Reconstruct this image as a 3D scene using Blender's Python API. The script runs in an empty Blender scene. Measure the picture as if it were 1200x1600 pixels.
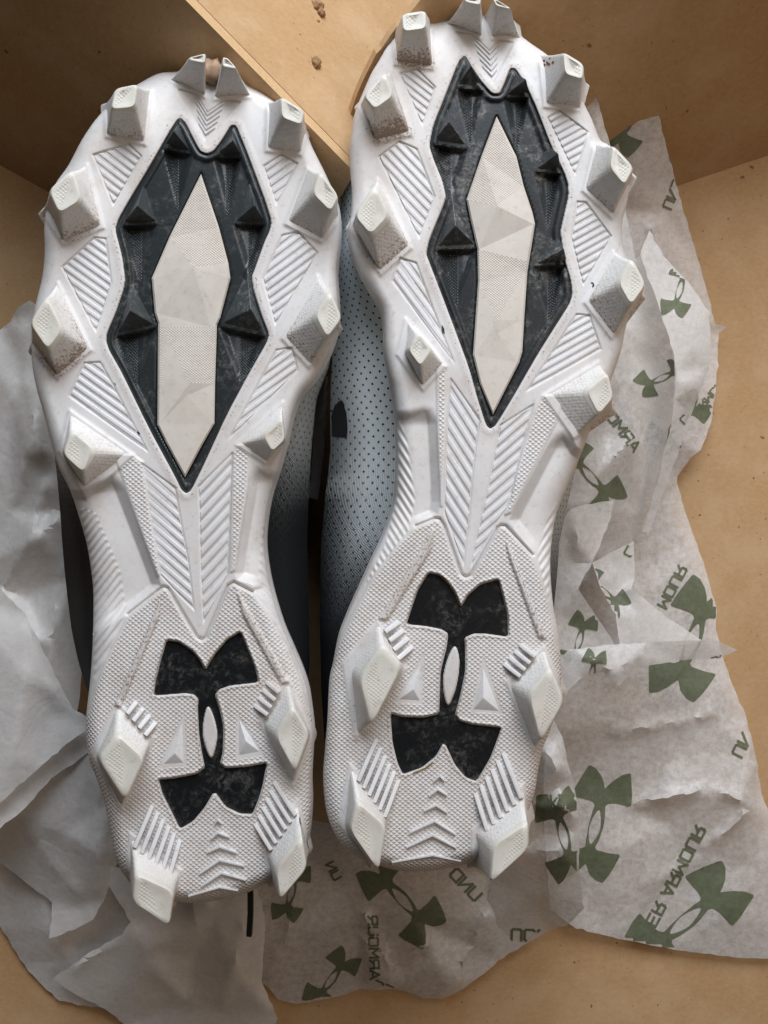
import bpy, bmesh, math, random
import numpy as np
from mathutils import Vector, noise
from mathutils.geometry import delaunay_2d_cdt
from mathutils.bvhtree import BVHTree

random.seed(4); rng = np.random.default_rng(4)
SC = bpy.context.scene
COL = SC.collection
R = math.radians
MM = 0.001

# ------------------------------------------------------------------ camera, light, exposure
CAM_H, FPX = 0.40, 1400.0            # camera height over the box floor, focal length in photo pixels
cam_d = bpy.data.cameras.new("camera"); cam = bpy.data.objects.new("camera", cam_d); COL.objects.link(cam)
cam.location = (0, 0, CAM_H); cam.rotation_euler = (0, 0, 0)
cam_d.sensor_fit = 'VERTICAL'; cam_d.sensor_height = 24.0; cam_d.lens = 24.0 * FPX / 1600.0
cam_d.clip_start = 0.01; cam_d.clip_end = 50
SC.camera = cam

wd = bpy.data.worlds.new("World"); SC.world = wd; wd.use_nodes = True
bg = wd.node_tree.nodes["Background"]
bg.inputs[0].default_value = (1.0, 0.95, 0.90, 1); bg.inputs[1].default_value = 0.036

def area(name, loc, target, size, sy, power, col):
    d = bpy.data.lights.new(name, 'AREA'); o = bpy.data.objects.new(name, d); COL.objects.link(o)
    d.shape = 'RECTANGLE'; d.size = size; d.size_y = sy; d.energy = power; d.color = col
    o.location = loc
    o.rotation_euler = (Vector(target) - Vector(loc)).to_track_quat('-Z', 'Y').to_euler()
    return o
area("window_light", (0.10, 0.78, 0.66), (0, 0, 0.06), 0.70, 0.50, 13.6, (0.86, 0.92, 1.0))
area("warm_fill", (0.70, 0.16, 1.00), (0, -0.08, 0.05), 0.8, 0.8, 3.6, (1.0, 0.78, 0.60))  # added fill that warms the heels and far sides, not an actual lamp

SC.view_settings.view_transform = 'Standard'; SC.view_settings.look = 'None'
SC.view_settings.exposure = 0.0; SC.view_settings.gamma = 1.0
SC.view_settings.use_curve_mapping = False

# ------------------------------------------------------------------ geometry helpers
Z0 = 0.100                            # height of the sole plane over the floor

def W(u, v, z):
    s = (CAM_H - z) / FPX
    return Vector(((u - 600.0) * s, (800.0 - v) * s, z))

def WA(u, v, z):
    s = (CAM_H - z) / FPX
    return np.stack([(u - 600.0) * s, (800.0 - v) * s, z], axis=-1)

def S(x):
    x = np.clip(x, 0, 1); return x * x * (3 - 2 * x)

def sd(P, poly):
    """signed distance of points P (N,2) to a polygon, positive inside"""
    poly = np.asarray(poly, float); A = poly; B = np.roll(poly, -1, axis=0)
    out = np.full(len(P), 1e9); ins = np.zeros(len(P), bool)
    x, y = P[:, 0], P[:, 1]
    for a, b in zip(A, B):
        e = b - a; L = e @ e
        if L < 1e-12: continue
        t = np.clip(((x - a[0]) * e[0] + (y - a[1]) * e[1]) / L, 0, 1)
        dx = x - a[0] - t * e[0]; dy = y - a[1] - t * e[1]
        out = np.minimum(out, dx * dx + dy * dy)
        c = ((a[1] > y) != (b[1] > y))
        if abs(e[1]) > 1e-12:
            ins ^= c & (x < e[0] * (y - a[1]) / e[1] + a[0])
    out = np.sqrt(out)
    return np.where(ins, out, -out)

def sd_local(P, poly, margin=25):
    poly = np.asarray(poly, float)
    lo = poly.min(0) - margin; hi = poly.max(0) + margin
    m = (P[:, 0] > lo[0]) & (P[:, 0] < hi[0]) & (P[:, 1] > lo[1]) & (P[:, 1] < hi[1])
    out = np.full(len(P), -1e3)
    if m.any(): out[m] = sd(P[m], poly)
    return out

def closest(P, poly):
    poly = np.asarray(poly, float); best = np.full(len(P), 1e18); q = P.copy()
    for a, b in zip(poly, np.roll(poly, -1, axis=0)):
        e = b - a; L = e @ e
        if L < 1e-12: continue
        t = np.clip(((P - a) @ e) / L, 0, 1)
        c = a + t[:, None] * e; d = ((P - c) ** 2).sum(1)
        m = d < best; best[m] = d[m]; q[m] = c[m]
    return q

def catmull(pts, n=5):
    p = np.asarray(pts, float); out = []
    N = len(p)
    for i in range(N):
        a, b, c, d = p[i - 1], p[i], p[(i + 1) % N], p[(i + 2) % N]
        for k in range(n):
            t = k / n
            out.append(0.5 * ((2 * b) + (c - a) * t + (2 * a - 5 * b + 4 * c - d) * t * t + (3 * b - a - 3 * c + d) * t ** 3))
    return np.array(out)

def chaikin(pts, k=1, f=0.25):
    p = np.asarray(pts, float)
    for _ in range(k):
        q = np.roll(p, -1, axis=0)
        p = np.stack([p * (1 - f) + q * f, p * f + q * (1 - f)], axis=1).reshape(-1, 2)
    return p

def ccw(p):
    p = np.asarray(p, float); q = np.roll(p, -1, axis=0)
    return p if (p[:, 0] * q[:, 1] - q[:, 0] * p[:, 1]).sum() > 0 else p[::-1].copy()

def offset(p, d):
    """move a polygon inward by d"""
    p = ccw(p); a = p - np.roll(p, 1, axis=0); b = np.roll(p, -1, axis=0) - p
    a /= np.linalg.norm(a, axis=1)[:, None] + 1e-9; b /= np.linalg.norm(b, axis=1)[:, None] + 1e-9
    na = np.stack([-a[:, 1], a[:, 0]], 1); nb = np.stack([-b[:, 1], b[:, 0]], 1)
    m = na + nb; l = np.linalg.norm(m, axis=1)[:, None]
    m = m / (l + 1e-9); c = np.clip((m * na).sum(1), 0.45, 1)[:, None]
    return p + m * d / c

def resample(p, step, closed=True):
    p = np.asarray(p, float); out = []
    n = len(p) if closed else len(p) - 1
    for i in range(n):
        a = p[i]; b = p[(i + 1) % len(p)]
        k = max(1, int(np.linalg.norm((b - a)[:2]) / step))
        for j in range(k): out.append(a + (b - a) * j / k)
    if not closed: out.append(p[-1])
    return np.array(out)

def cdt(points, loops, keep=None):
    """constrained triangulation; keep = function(centroids)->bool"""
    vs = [Vector((float(a[0]), float(a[1]))) for a in points]
    es = []
    for lp in loops:
        es += [(lp[i], lp[(i + 1) % len(lp)]) for i in range(len(lp))]
    V, E, F, ov, oe, of = delaunay_2d_cdt(vs, es, [], 0, 1e-5)
    V = np.array([(a.x, a.y) for a in V]); F = np.array([list(f) for f in F if len(f) == 3])
    if keep is not None and len(F):
        F = F[keep(V[F].mean(1))]
    return V, F

def mesh_obj(name, verts, faces, mat, parent=None, origin=(0, 0, 0), smooth=None, attrs=None, mats=None, mi=None, uv=None):
    me = bpy.data.meshes.new(name)
    V = np.asarray(verts, float) - np.asarray(origin, float)
    me.from_pydata(V.tolist() if len(V) < 20000 else V, [], faces if isinstance(faces, list) else faces.tolist())
    for m in (mats or [mat]): me.materials.append(m)
    if mi is not None: me.polygons.foreach_set("material_index", np.asarray(mi, np.int32))
    if smooth is not None:
        me.polygons.foreach_set("use_smooth", np.ones(len(me.polygons), bool))
        if smooth < 3.1: me.set_sharp_from_angle(angle=smooth)
    for k, a in (attrs or {}).items():
        at = me.attributes.new(k, 'FLOAT', 'POINT'); at.data.foreach_set("value", np.asarray(a, np.float32))
    if uv is not None:
        ul = me.uv_layers.new(name="uv")
        li = np.zeros(len(me.loops), np.int32); me.loops.foreach_get("vertex_index", li)
        ul.data.foreach_set("uv", np.asarray(uv, np.float32)[li].ravel())
    me.update()
    o = bpy.data.objects.new(name, me); COL.objects.link(o)
    if parent is not None: o.parent = parent
    return o

def bm_obj(name, bm, mat, parent=None, origin=(0, 0, 0), smooth=R(32), mats=None):
    bmesh.ops.recalc_face_normals(bm, faces=bm.faces)
    bmesh.ops.translate(bm, verts=bm.verts, vec=-Vector(origin))
    me = bpy.data.meshes.new(name); bm.to_mesh(me); bm.free()
    for m in (mats or [mat]): me.materials.append(m)
    if smooth is not None:
        me.polygons.foreach_set("use_smooth", np.ones(len(me.polygons), bool))
        me.set_sharp_from_angle(angle=smooth)
    o = bpy.data.objects.new(name, me); COL.objects.link(o)
    if parent is not None: o.parent = parent
    return o

def hull_obj(name, pts, mat, parent, origin, bevel=0.0, seg=2):
    bm = bmesh.new()
    for p in pts: bm.verts.new(p)
    r = bmesh.ops.convex_hull(bm, input=bm.verts)
    bmesh.ops.delete(bm, geom=[v for v in bm.verts if not v.link_faces], context='VERTS')
    bmesh.ops.dissolve_limit(bm, angle_limit=R(3), verts=bm.verts, edges=bm.edges)
    if bevel > 0:
        bmesh.ops.bevel(bm, geom=list(bm.edges), offset=bevel, segments=seg, affect='EDGES', profile=0.6, clamp_overlap=True)
    return bm_obj(name, bm, mat, parent, origin)

def empty(name, loc, label, cat, group=None):
    o = bpy.data.objects.new(name, None); COL.objects.link(o); o.location = loc; o.empty_display_size = 0.02
    return tag(o, label, cat, group)

def tag(o, label, cat, group=None):
    o["label"] = label; o["category"] = cat
    if group: o["group"] = group
    return o

# ------------------------------------------------------------------ materials
def mat_new(name):
    m = bpy.data.materials.new(name); m.use_nodes = True
    nt = m.node_tree; b = nt.nodes["Principled BSDF"]
    return m, nt, b

class N:
    """tiny node-writing helper"""
    def __init__(s, nt): s.nt = nt
    def node(s, t, **k):
        n = s.nt.nodes.new(t)
        for a, b in k.items(): setattr(n, a, b)
        return n
    def link(s, a, b): s.nt.links.new(a, b)
    def put(s, sock, v):
        if isinstance(v, bpy.types.NodeSocket): s.link(v, sock)
        elif v is not None: sock.default_value = v
    def math(s, op, a, b=None, c=None):
        n = s.node('ShaderNodeMath', operation=op)
        s.put(n.inputs[0], a); s.put(n.inputs[1], b) if b is not None else None
        if c is not None: s.put(n.inputs[2], c)
        return n.outputs[0]
    def noise(s, vec, scale, detail=4, rough=0.55, dist=0.0):
        n = s.node('ShaderNodeTexNoise'); s.put(n.inputs['Vector'], vec)
        n.inputs['Scale'].default_value = scale; n.inputs['Detail'].default_value = detail
        n.inputs['Roughness'].default_value = rough; n.inputs['Distortion'].default_value = dist
        return n.outputs[0]
    def ramp(s, f, a, b):
        n = s.node('ShaderNodeMapRange'); n.interpolation_type = 'SMOOTHSTEP'
        s.put(n.inputs[0], f); n.inputs[1].default_value = a; n.inputs[2].default_value = b
        return n.outputs[0]
    def mix(s, f, a, b):
        n = s.node('ShaderNodeMix', data_type='RGBA')
        s.put(n.inputs[0], f); s.put(n.inputs[6], a); s.put(n.inputs[7], b)
        return n.outputs[2]
    def attr(s, name):
        return s.node('ShaderNodeAttribute', attribute_name=name).outputs['Fac']
    def coord(s): return s.node('ShaderNodeTexCoord').outputs['Object']
    def bump(s, h, strength, dist, normal=None):
        n = s.node('ShaderNodeBump'); s.put(n.inputs['Height'], h)
        n.inputs['Strength'].default_value = strength; n.inputs['Distance'].default_value = dist
        if normal is not None: s.link(normal, n.inputs['Normal'])
        return n.outputs[0]
    def knurl(s, co, pitch, ang=0.0, zmix=0.0, ax=1.0):
        """rows of little triangular bumps"""
        sp = s.node('ShaderNodeSeparateXYZ'); s.link(co, sp.inputs[0])
        x = s.math('ADD', sp.outputs[0], s.math('MULTIPLY', sp.outputs[2], zmix))
        y = s.math('ADD', sp.outputs[1], s.math('MULTIPLY', sp.outputs[2], zmix))
        ca, sa = math.cos(ang), math.sin(ang)
        xx = s.math('MULTIPLY', s.math('ADD', s.math('MULTIPLY', x, ca), s.math('MULTIPLY', y, sa)), ax)
        yy = s.math('ADD', s.math('MULTIPLY', x, -sa), s.math('MULTIPLY', y, ca))
        k = 2 * math.pi / pitch
        a = s.math('SINE', s.math('MULTIPLY', s.math('ADD', xx, yy), k * 0.5))
        b = s.math('SINE', s.math('MULTIPLY', s.math('SUBTRACT', xx, yy), k * 0.5))
        return s.math('ABSOLUTE', s.math('MULTIPLY', a, b))

DIRT = (0.23, 0.145, 0.09, 1)

def white_rubber(name, base=(0.71, 0.70, 0.695, 1), pitch=1.55, knurl='attr', kstr=0.55, grime=0.55, zmix=0.0, rough=0.5, kd=0.45, ang=0.0):
    m, nt, b = mat_new(name); n = N(nt); co = n.coord()
    g = n.ramp(n.noise(co, 75, 6, 0.62), 0.45, 0.72)
    col = n.mix(n.math('MULTIPLY', g, grime), base, (0.58, 0.53, 0.48, 1))
    sp = n.ramp(n.noise(co, 420, 6, 0.7), 0.52, 0.74)
    col = n.mix(n.math('MULTIPLY', sp, 0.5), col, (0.42, 0.37, 0.335, 1))
    fs = n.ramp(n.noise(co, 1500, 2, 0.5), 0.69, 0.75)
    col = n.mix(n.math('MULTIPLY', fs, 0.35), col, (0.16, 0.13, 0.12, 1))
    col = n.mix(n.math('MULTIPLY', n.ramp(n.noise(co, 26, 5, 0.65, 0.5), 0.42, 0.72), grime * 0.55), col, (0.55, 0.475, 0.40, 1))
    dn = n.noise(co, 1150, 4, 0.7)
    dirt = n.attr('dirt')
    thr = n.math('SUBTRACT', 0.82, n.math('MULTIPLY', dirt, 0.46))
    df = n.math('MULTIPLY', n.math('GREATER_THAN', dn, thr), 0.75)
    soft = n.math('MULTIPLY', dirt, n.math('MULTIPLY', n.noise(co, 240, 4), 0.75))
    col = n.mix(soft, col, (0.42, 0.33, 0.26, 1))
    col = n.mix(df, col, DIRT)
    h = n.noise(co, 1900, 2)
    nb = n.bump(h, 0.10, 0.2 * MM)
    if knurl:
        if knurl == 'pits':
            vo = n.node('ShaderNodeTexVoronoi'); n.link(co, vo.inputs['Vector']); vo.inputs['Scale'].default_value = 950; vo.inputs['Randomness'].default_value = 0.35
            kk = n.math('SUBTRACT', 1.0, n.ramp(vo.outputs['Distance'], 0.15, 0.75))
        else: kk = n.knurl(co, pitch * MM, ang, zmix, 1.0 if zmix else 0.8)
        if knurl == 'attr':
            kk = n.math('MULTIPLY', kk, n.attr('knurl'))
            ka = n.attr('knurl')
        else: ka = 1.0
        nb = n.bump(kk, kstr, kd * MM, nb)
        # grime that has settled between the bumps
        low = n.math('MULTIPLY', n.ramp(n.math('SUBTRACT', 1.0, kk), 0.80, 1.0), ka)
        low = n.math('MULTIPLY', low, n.math('MULTIPLY', n.ramp(n.noise(co, 55, 5, 0.6), 0.36, 0.66), 0.38))
        col = n.mix(low, col, (0.36, 0.27, 0.21, 1))
    n.link(col, b.inputs['Base Color']); n.link(nb, b.inputs['Normal'])
    b.inputs['Roughness'].default_value = rough; b.inputs['Specular IOR Level'].default_value = 0.35
    return m

def black_rubber(name, knurl=True, scuff=0.5, rough=0.34, pitch=1.05, base=(0.014, 0.017, 0.019, 1), dust=(0.30, 0.29, 0.27, 1)):
    m, nt, b = mat_new(name); n = N(nt); co = n.coord()
    patch = n.ramp(n.noise(co, 60, 5, 0.65, 0.8), 0.40, 0.66)
    fine = n.ramp(n.noise(co, 430, 8, 0.78, 0.5), 0.44, 0.80)
    scr = n.ramp(n.noise(co, 1500, 3, 0.6), 0.62, 0.70)
    f = n.math('MULTIPLY', n.math('MULTIPLY', patch, fine), scuff)
    f = n.math('ADD', f, n.math('MULTIPLY', scr, 0.10 * scuff))
    col = n.mix(f, base, dust)
    n.link(col, b.inputs['Base Color'])
    n.link(n.math('ADD', n.math('MULTIPLY', f, 0.35), rough), b.inputs['Roughness'])
    nb = n.bump(n.noise(co, 900, 4), 0.18, 0.25 * MM)
    if knurl:
        kk = n.math('MULTIPLY', n.knurl(co, pitch * MM, 0, 0, 1.0), n.attr('knurl'))
        nb = n.bump(kk, 0.8, 0.28 * MM, nb)
    n.link(nb, b.inputs['Normal']); b.inputs['Specular IOR Level'].default_value = 0.38
    return m

M = {}
M['sole'] = white_rubber('white_sole_rubber')
M['stud'] = white_rubber('white_stud_rubber', base=(0.745, 0.735, 0.715, 1), knurl='pits', kstr=0.26, kd=0.22, grime=0.35)
M['rib'] = white_rubber('white_rib_rubber', base=(0.70, 0.70, 0.71, 1), knurl=None, grime=0.4)
M['tip'] = white_rubber('cream_stud_tip', base=(0.72, 0.71, 0.645, 1), knurl=None, grime=0.55, rough=0.42)
M['tip_knurl'] = white_rubber('cream_stud_tip_knurled', base=(0.71, 0.70, 0.63, 1), pitch=1.25, knurl=True, kstr=0.32, kd=0.3, grime=0.6)
M['plate'] = white_rubber('off_white_centre', base=(0.66, 0.62, 0.56, 1), knurl=None, grime=0.9)
M['plate_knurl'] = white_rubber('off_white_centre_knurled', base=(0.65, 0.605, 0.54, 1), pitch=0.85, knurl=True, kstr=0.6, kd=0.22, grime=0.9)
M['black'] = black_rubber('black_insert_rubber', scuff=0.5, base=(0.018, 0.023, 0.025, 1))
M['nub'] = black_rubber('scuffed_lit_black_nub', knurl=False, scuff=1.0, base=(0.042, 0.049, 0.051, 1), dust=(0.30, 0.31, 0.31, 1))  # scuffs, plus a base lightened to paint in facets catching light
M['nub_dusty_lit'] = black_rubber('dusty_lit_black_nub', knurl=False, scuff=1.4, base=(0.044, 0.050, 0.052, 1), dust=(0.36, 0.35, 0.33, 1))  # real dust over a base brightened so the facets look lit
M['black_dusty'] = black_rubber('dusty_black_insert_rubber', scuff=1.1, dust=(0.33, 0.32, 0.29, 1), base=(0.019, 0.023, 0.026, 1))
M['emblem'] = black_rubber('black_emblem_gloss', knurl=False, scuff=0.5, rough=0.33, base=(0.007, 0.008, 0.009, 1))

def cardboard():
    m, nt, b = mat_new('kraft_cardboard'); n = N(nt); co = n.coord()
    mp = n.node('ShaderNodeMapping'); n.link(co, mp.inputs[0]); mp.inputs['Scale'].default_value = (1, 1.4, 1)
    a = n.noise(mp.outputs[0], 420, 7, 0.75); c = n.noise(co, 38, 4, 0.6)
    col = n.mix(n.ramp(a, 0.30, 0.72), (0.43, 0.262, 0.128, 1), (0.50, 0.317, 0.162, 1))
    col = n.mix(n.math('MULTIPLY', n.ramp(c, 0.42, 0.7), 0.35), col, (0.60, 0.43, 0.265, 1))
    spk = n.ramp(n.noise(co, 700, 2, 0.5), 0.71, 0.76)
    fb = n.node('ShaderNodeMapping'); n.link(co, fb.inputs[0]); fb.inputs['Scale'].default_value = (1, 7, 1); fb.inputs['Rotation'].default_value = (0, 0, 0.5)
    fbn = n.ramp(n.noise(fb.outputs[0], 190, 5, 0.6, 1.5), 0.60, 0.72)
    col = n.mix(n.math('MULTIPLY', fbn, 0.22), col, (0.70, 0.52, 0.34, 1))
    col = n.mix(n.math('MULTIPLY', spk, 0.75), col, (0.13, 0.07, 0.03, 1))
    big = n.ramp(n.noise(co, 230, 2, 0.5), 0.735, 0.75)
    col = n.mix(n.math('MULTIPLY', big, 0.8), col, (0.16, 0.08, 0.035, 1))
    # faint corrugation showing through
    sp = n.node('ShaderNodeSeparateXYZ'); n.link(co, sp.inputs[0])
    cor = n.math('SINE', n.math('MULTIPLY', sp.outputs[0], 2 * math.pi / 0.0058))
    h = n.math('ADD', n.math('MULTIPLY', cor, 0.22), n.math('MULTIPLY', n.noise(co, 900, 3), 0.6))
    n.link(n.bump(h, 0.16, 0.3 * MM), b.inputs['Normal'])
    n.link(col, b.inputs['Base Color']); b.inputs['Roughness'].default_value = 0.8
    b.inputs['Specular IOR Level'].default_value = 0.25
    return m
M['card'] = cardboard()
m, nt, b = mat_new('raw_cardboard_edge'); n = N(nt)
n.link(n.mix(n.noise(n.coord(), 900, 4), (0.50, 0.31, 0.15, 1), (0.66, 0.45, 0.25, 1)), b.inputs['Base Color']); b.inputs['Roughness'].default_value = 0.9
M['card_edge'] = m

def tissue(name, col=(0.82, 0.80, 0.775, 1), see=0.26):
    m, nt, b = mat_new(name); n = N(nt); co = n.coord()
    nt.nodes.remove(b); out = nt.nodes['Material Output']
    fib = n.noise(co, 380, 6, 0.7); cl = n.noise(co, 95, 5, 0.65)
    c = n.mix(n.ramp(cl, 0.35, 0.7), tuple(x * 0.93 for x in col[:3]) + (1,), col)
    wr = n.node('ShaderNodeTexVoronoi', feature='DISTANCE_TO_EDGE'); wr.inputs['Scale'].default_value = 48
    ww = n.node('ShaderNodeVectorMath', operation='ADD'); n.link(co, ww.inputs[0])
    nn = n.node('ShaderNodeTexNoise'); n.link(co, nn.inputs['Vector']); nn.inputs['Scale'].default_value = 40
    sc = n.node('ShaderNodeVectorMath', operation='SCALE'); n.link(nn.outputs['Color'], sc.inputs[0]); sc.inputs['Scale'].default_value = 0.02
    n.link(sc.outputs[0], ww.inputs[1]); n.link(ww.outputs[0], wr.inputs['Vector'])
    crease = n.ramp(wr.outputs['Distance'], 0.0, 0.08)
    h = n.math('ADD', n.math('MULTIPLY', crease, 0.22), n.math('MULTIPLY', cl, 1.6))
    h = n.math('ADD', h, n.math('MULTIPLY', fib, 0.25))
    nb = n.bump(h, 0.20, 0.9 * MM)
    d = n.node('ShaderNodeBsdfDiffuse'); n.link(c, d.inputs[0]); n.link(nb, d.inputs['Normal'])
    t = n.node('ShaderNodeBsdfTranslucent'); n.link(c, t.inputs[0]); n.link(nb, t.inputs['Normal'])
    g = n.node('ShaderNodeBsdfGlossy'); g.inputs['Roughness'].default_value = 0.42; n.link(nb, g.inputs['Normal'])
    tr = n.node('ShaderNodeBsdfTransparent')
    a = n.node('ShaderNodeMixShader'); a.inputs[0].default_value = 0.24; n.link(d.outputs[0], a.inputs[1]); n.link(t.outputs[0], a.inputs[2])
    e = n.node('ShaderNodeMixShader'); e.inputs[0].default_value = 0.05; n.link(a.outputs[0], e.inputs[1]); n.link(g.outputs[0], e.inputs[2])
    f = n.node('ShaderNodeMixShader')
    n.link(n.math('MULTIPLY', n.ramp(fib, 0.2, 0.9), see * 2.0), f.inputs[0])
    n.link(e.outputs[0], f.inputs[1]); n.link(tr.outputs[0], f.inputs[2])
    n.link(f.outputs[0], out.inputs[0])
    return m
M['tissue'] = tissue('plain_tissue_paper', col=(0.88, 0.865, 0.845, 1), see=0.14)
M['tissue_print'] = tissue('printed_tissue_paper', see=0.30)
m, nt, b = mat_new('green_print_ink'); n = N(nt); co = n.coord()
n.link(n.mix(n.ramp(n.noise(co, 420, 5, 0.7), 0.3, 0.7), (0.105, 0.122, 0.070, 1), (0.150, 0.170, 0.105, 1)), b.inputs['Base Color'])
b.inputs['Roughness'].default_value = 0.7; b.inputs['Alpha'].default_value = 0.93
M['ink'] = m

def knit():
    m, nt, b = mat_new('perforated_knit_upper'); n = N(nt)
    uv = n.node('ShaderNodeUVMap', uv_map='uv').outputs[0]
    sp = n.node('ShaderNodeSeparateXYZ'); n.link(uv, sp.inputs[0])
    x, y = sp.outputs[0], sp.outputs[1]          # millimetres along / round the shoe
    fade = n.attr('fade')
    def cells(px, py, r0, stag=True):
        a = n.math('DIVIDE', x, px); c = n.math('DIVIDE', y, py)
        if stag:
            row = n.math('FLOOR', c); a = n.math('ADD', a, n.math('MULTIPLY', row, 0.5))
        fx = n.math('SUBTRACT', n.math('FRACT', a), 0.5); fy = n.math('SUBTRACT', n.math('FRACT', c), 0.5)
        dx = n.math('MULTIPLY', fx, px); dy = n.math('MULTIPLY', fy, py)
        return n.math('SQRT', n.math('ADD', n.math('MULTIPLY', dx, dx), n.math('MULTIPLY', dy, dy)))
    d1 = cells(4.2, 2.1, 0)
    hole = n.math('LESS_THAN', d1, 0.44)
    d2 = cells(0.75, 0.75, 0)
    jit = n.noise(uv, 1.4, 3)
    half = n.math('LESS_THAN', n.math('DIVIDE', d2, 0.52), n.math('ADD', fade, n.math('MULTIPLY', n.math('SUBTRACT', jit, 0.5), 0.35)))
    col = n.mix(half, (0.74, 0.80, 0.82, 1), (0.012, 0.014, 0.016, 1))
    col = n.mix(n.ramp(fade, 0.85, 1.0), col, (0.010, 0.011, 0.012, 1))
    col = n.mix(hole, col, (0.006, 0.007, 0.009, 1))
    n.link(col, b.inputs['Base Color']); b.inputs['Roughness'].default_value = 0.7; b.inputs['Specular IOR Level'].default_value = 0.2
    n.link(n.bump(n.math('MINIMUM', d2, d1), 0.35, 0.3 * MM), b.inputs['Normal'])
    return m
M['knit'] = knit()
def plain(name, col, rough=0.6):
    m, nt, b = mat_new(name); n = N(nt); co = n.coord()
    c = n.mix(n.noise(co, 500, 5, 0.7), tuple(x * 0.75 for x in col) + (1,), tuple(min(1, x * 1.2) for x in col) + (1,))
    n.link(c, b.inputs['Base Color']); b.inputs['Roughness'].default_value = rough
    n.link(n.bump(n.noise(co, 1500, 4), 0.3, 0.3 * MM), b.inputs['Normal'])
    return m
M['lace'] = plain('black_lace', (0.012, 0.012, 0.013))
M['lining'] = plain('pale_lining_strip', (0.42, 0.43, 0.45))
M['logo_black'] = plain('matte_black_print', (0.012, 0.012, 0.016))
M['dirt'] = plain('dry_dirt', (0.34, 0.20, 0.10), 0.95)
M['clod'] = plain('tan_clod', (0.40, 0.27, 0.18), 0.95)

# ------------------------------------------------------------------ the box
def slab(name, quad, normal, th, mat, edge, parent):
    """flat panel with thickness; quad = ordered world points of its inner face, normal = outward direction (away from the inside)"""
    n0 = Vector(normal).normalized() * th
    a = [Vector(p) for p in quad]; k = len(a)
    vs = a + [p + n0 for p in a]
    fs = [list(range(k)), list(range(2 * k - 1, k - 1, -1))] + [[i, i + k, (i + 1) % k + k, (i + 1) % k] for i in range(k)]
    bm = bmesh.new(); bv = [bm.verts.new(p) for p in vs]
    for i, f in enumerate(fs):
        fc = bm.faces.new([bv[j] for j in f]); fc.material_index = 0 if i < 2 else 1
    return bm_obj(name, bm, None, parent, smooth=None, mats=[mat, edge])

box = empty("cardboard_box", (0, 0, 0), "open brown cardboard box holding the two cleats and the tissue paper", "box")
# bottom: two flaps meeting at a seam
seam = 0.0275
slab("bottom_panel", [(-0.62, -0.62, 0), (seam, -0.62, 0), (seam, 0.122, 0), (-0.050, 0.0975, 0), (-0.60, 0.410, 0)], (0, 0, -1), 0.003, M['card'], M['card_edge'], box)
slab("bottom_panel", [(seam - 0.004, -0.62, -.0033), (0.62, -0.62, -.0007), (0.62, 0.325, -.0007), (seam - 0.004, 0.1225, -.0033)], (0, 0, -1), 0.003, M['card'], M['card_edge'], box)
LEAN = 0.562
F0 = Vector((-0.1714, 0.1549, 0)); F1 = Vector((-0.150, 0.1429, 0))
dl = (F1 - F0).normalized(); nl = Vector((-dl.y, dl.x, 0))        # points outward (up-left wall)
if nl.y < 0: nl = -nl
G0 = Vector((0.1343, 0.1491, 0)); G1 = Vector((0.1714, 0.1614, 0))
dr = (G1 - G0).normalized(); nr = Vector((-dr.y, dr.x, 0))
if nr.y < 0: nr = -nr
def meet(P, d, Q, e):
    k = ((Q.x - P.x) * e.y - (Q.y - P.y) * e.x) / (d.x * e.y - d.y * e.x)
    return P + d * k
def on_plane(u, v, P, nrm):
    """point where the sight line (u,v) meets the leaning panel through P"""
    lo, hi = -0.05, 0.35
    for _ in range(60):
        z = (lo + hi) / 2; q = W(u, v, z)
        if (q - P).xy.dot(nrm.xy) > LEAN * z: lo = z
        else: hi = z
    return W(u, v, lo)
def pl(P, d, nrm, s, z): return P + d * s + nrm * (LEAN * z) + Vector((0, 0, z))
# left wall: from the corner outwards, top edge as in the photo
t1 = on_plane(532, 247, F1, nl); t0 = on_plane(290, 0, F1, nl)
te = t0 + (t0 - t1) * 3.2
outl = (nl - Vector((0, 0, LEAN))).normalized()
# open lid flap sloping down and away from the top of the left wall
dt = (t1 - t0); dt.z = 0; dt.normalize(); nt_ = Vector((-dt.y, dt.x, 0)); down = (nt_ * math.cos(R(44)) - Vector((0, 0, math.sin(R(44))))).normalized()
la = te + outl * .0039 - Vector((0, 0, .0006)); lb = t1 + (t1 - t0) * 0.6 + outl * .0039 - Vector((0, 0, .0006))
slab("lid_panel", [la, lb, lb + down * 0.42, la + down * 0.42], dt.cross(down) if dt.cross(down).z < 0 else down.cross(dt), 0.0025, M['card'], M['card_edge'], box)
low_end = pl(F1, dl, nl, 0.112, -0.004)
slab("side_panel", [pl(F1, dl, nl, -0.52, -0.004), low_end, t1 + (t1 - t0) * 0.10, t1, t0, te], outl, 0.0034, M['card'], M['card_edge'], box)
# right wall with its rounded cut end
outr = (nr - Vector((0, 0, LEAN))).normalized()
cut = [(541, 240), (543, 205), (548, 178), (556, 152), (567, 126), (580, 100), (588, 84), (596, 76), (610, 55), (620, 42), (632, 30), (642, 18), (652, 6), (668, -14), (690, -34)]
cutp = [on_plane(u, v, G0, nr) for u, v in cut]
zt = cutp[-1].z
slab("side_panel", [pl(G0, dr, nr, 0.42, -0.004), pl(G0, dr, nr, -0.16, -0.004)] + cutp + [pl(G0, dr, nr, 0.42, zt)], outr, 0.0030, M['card'], M['card_edge'], box)

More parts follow.
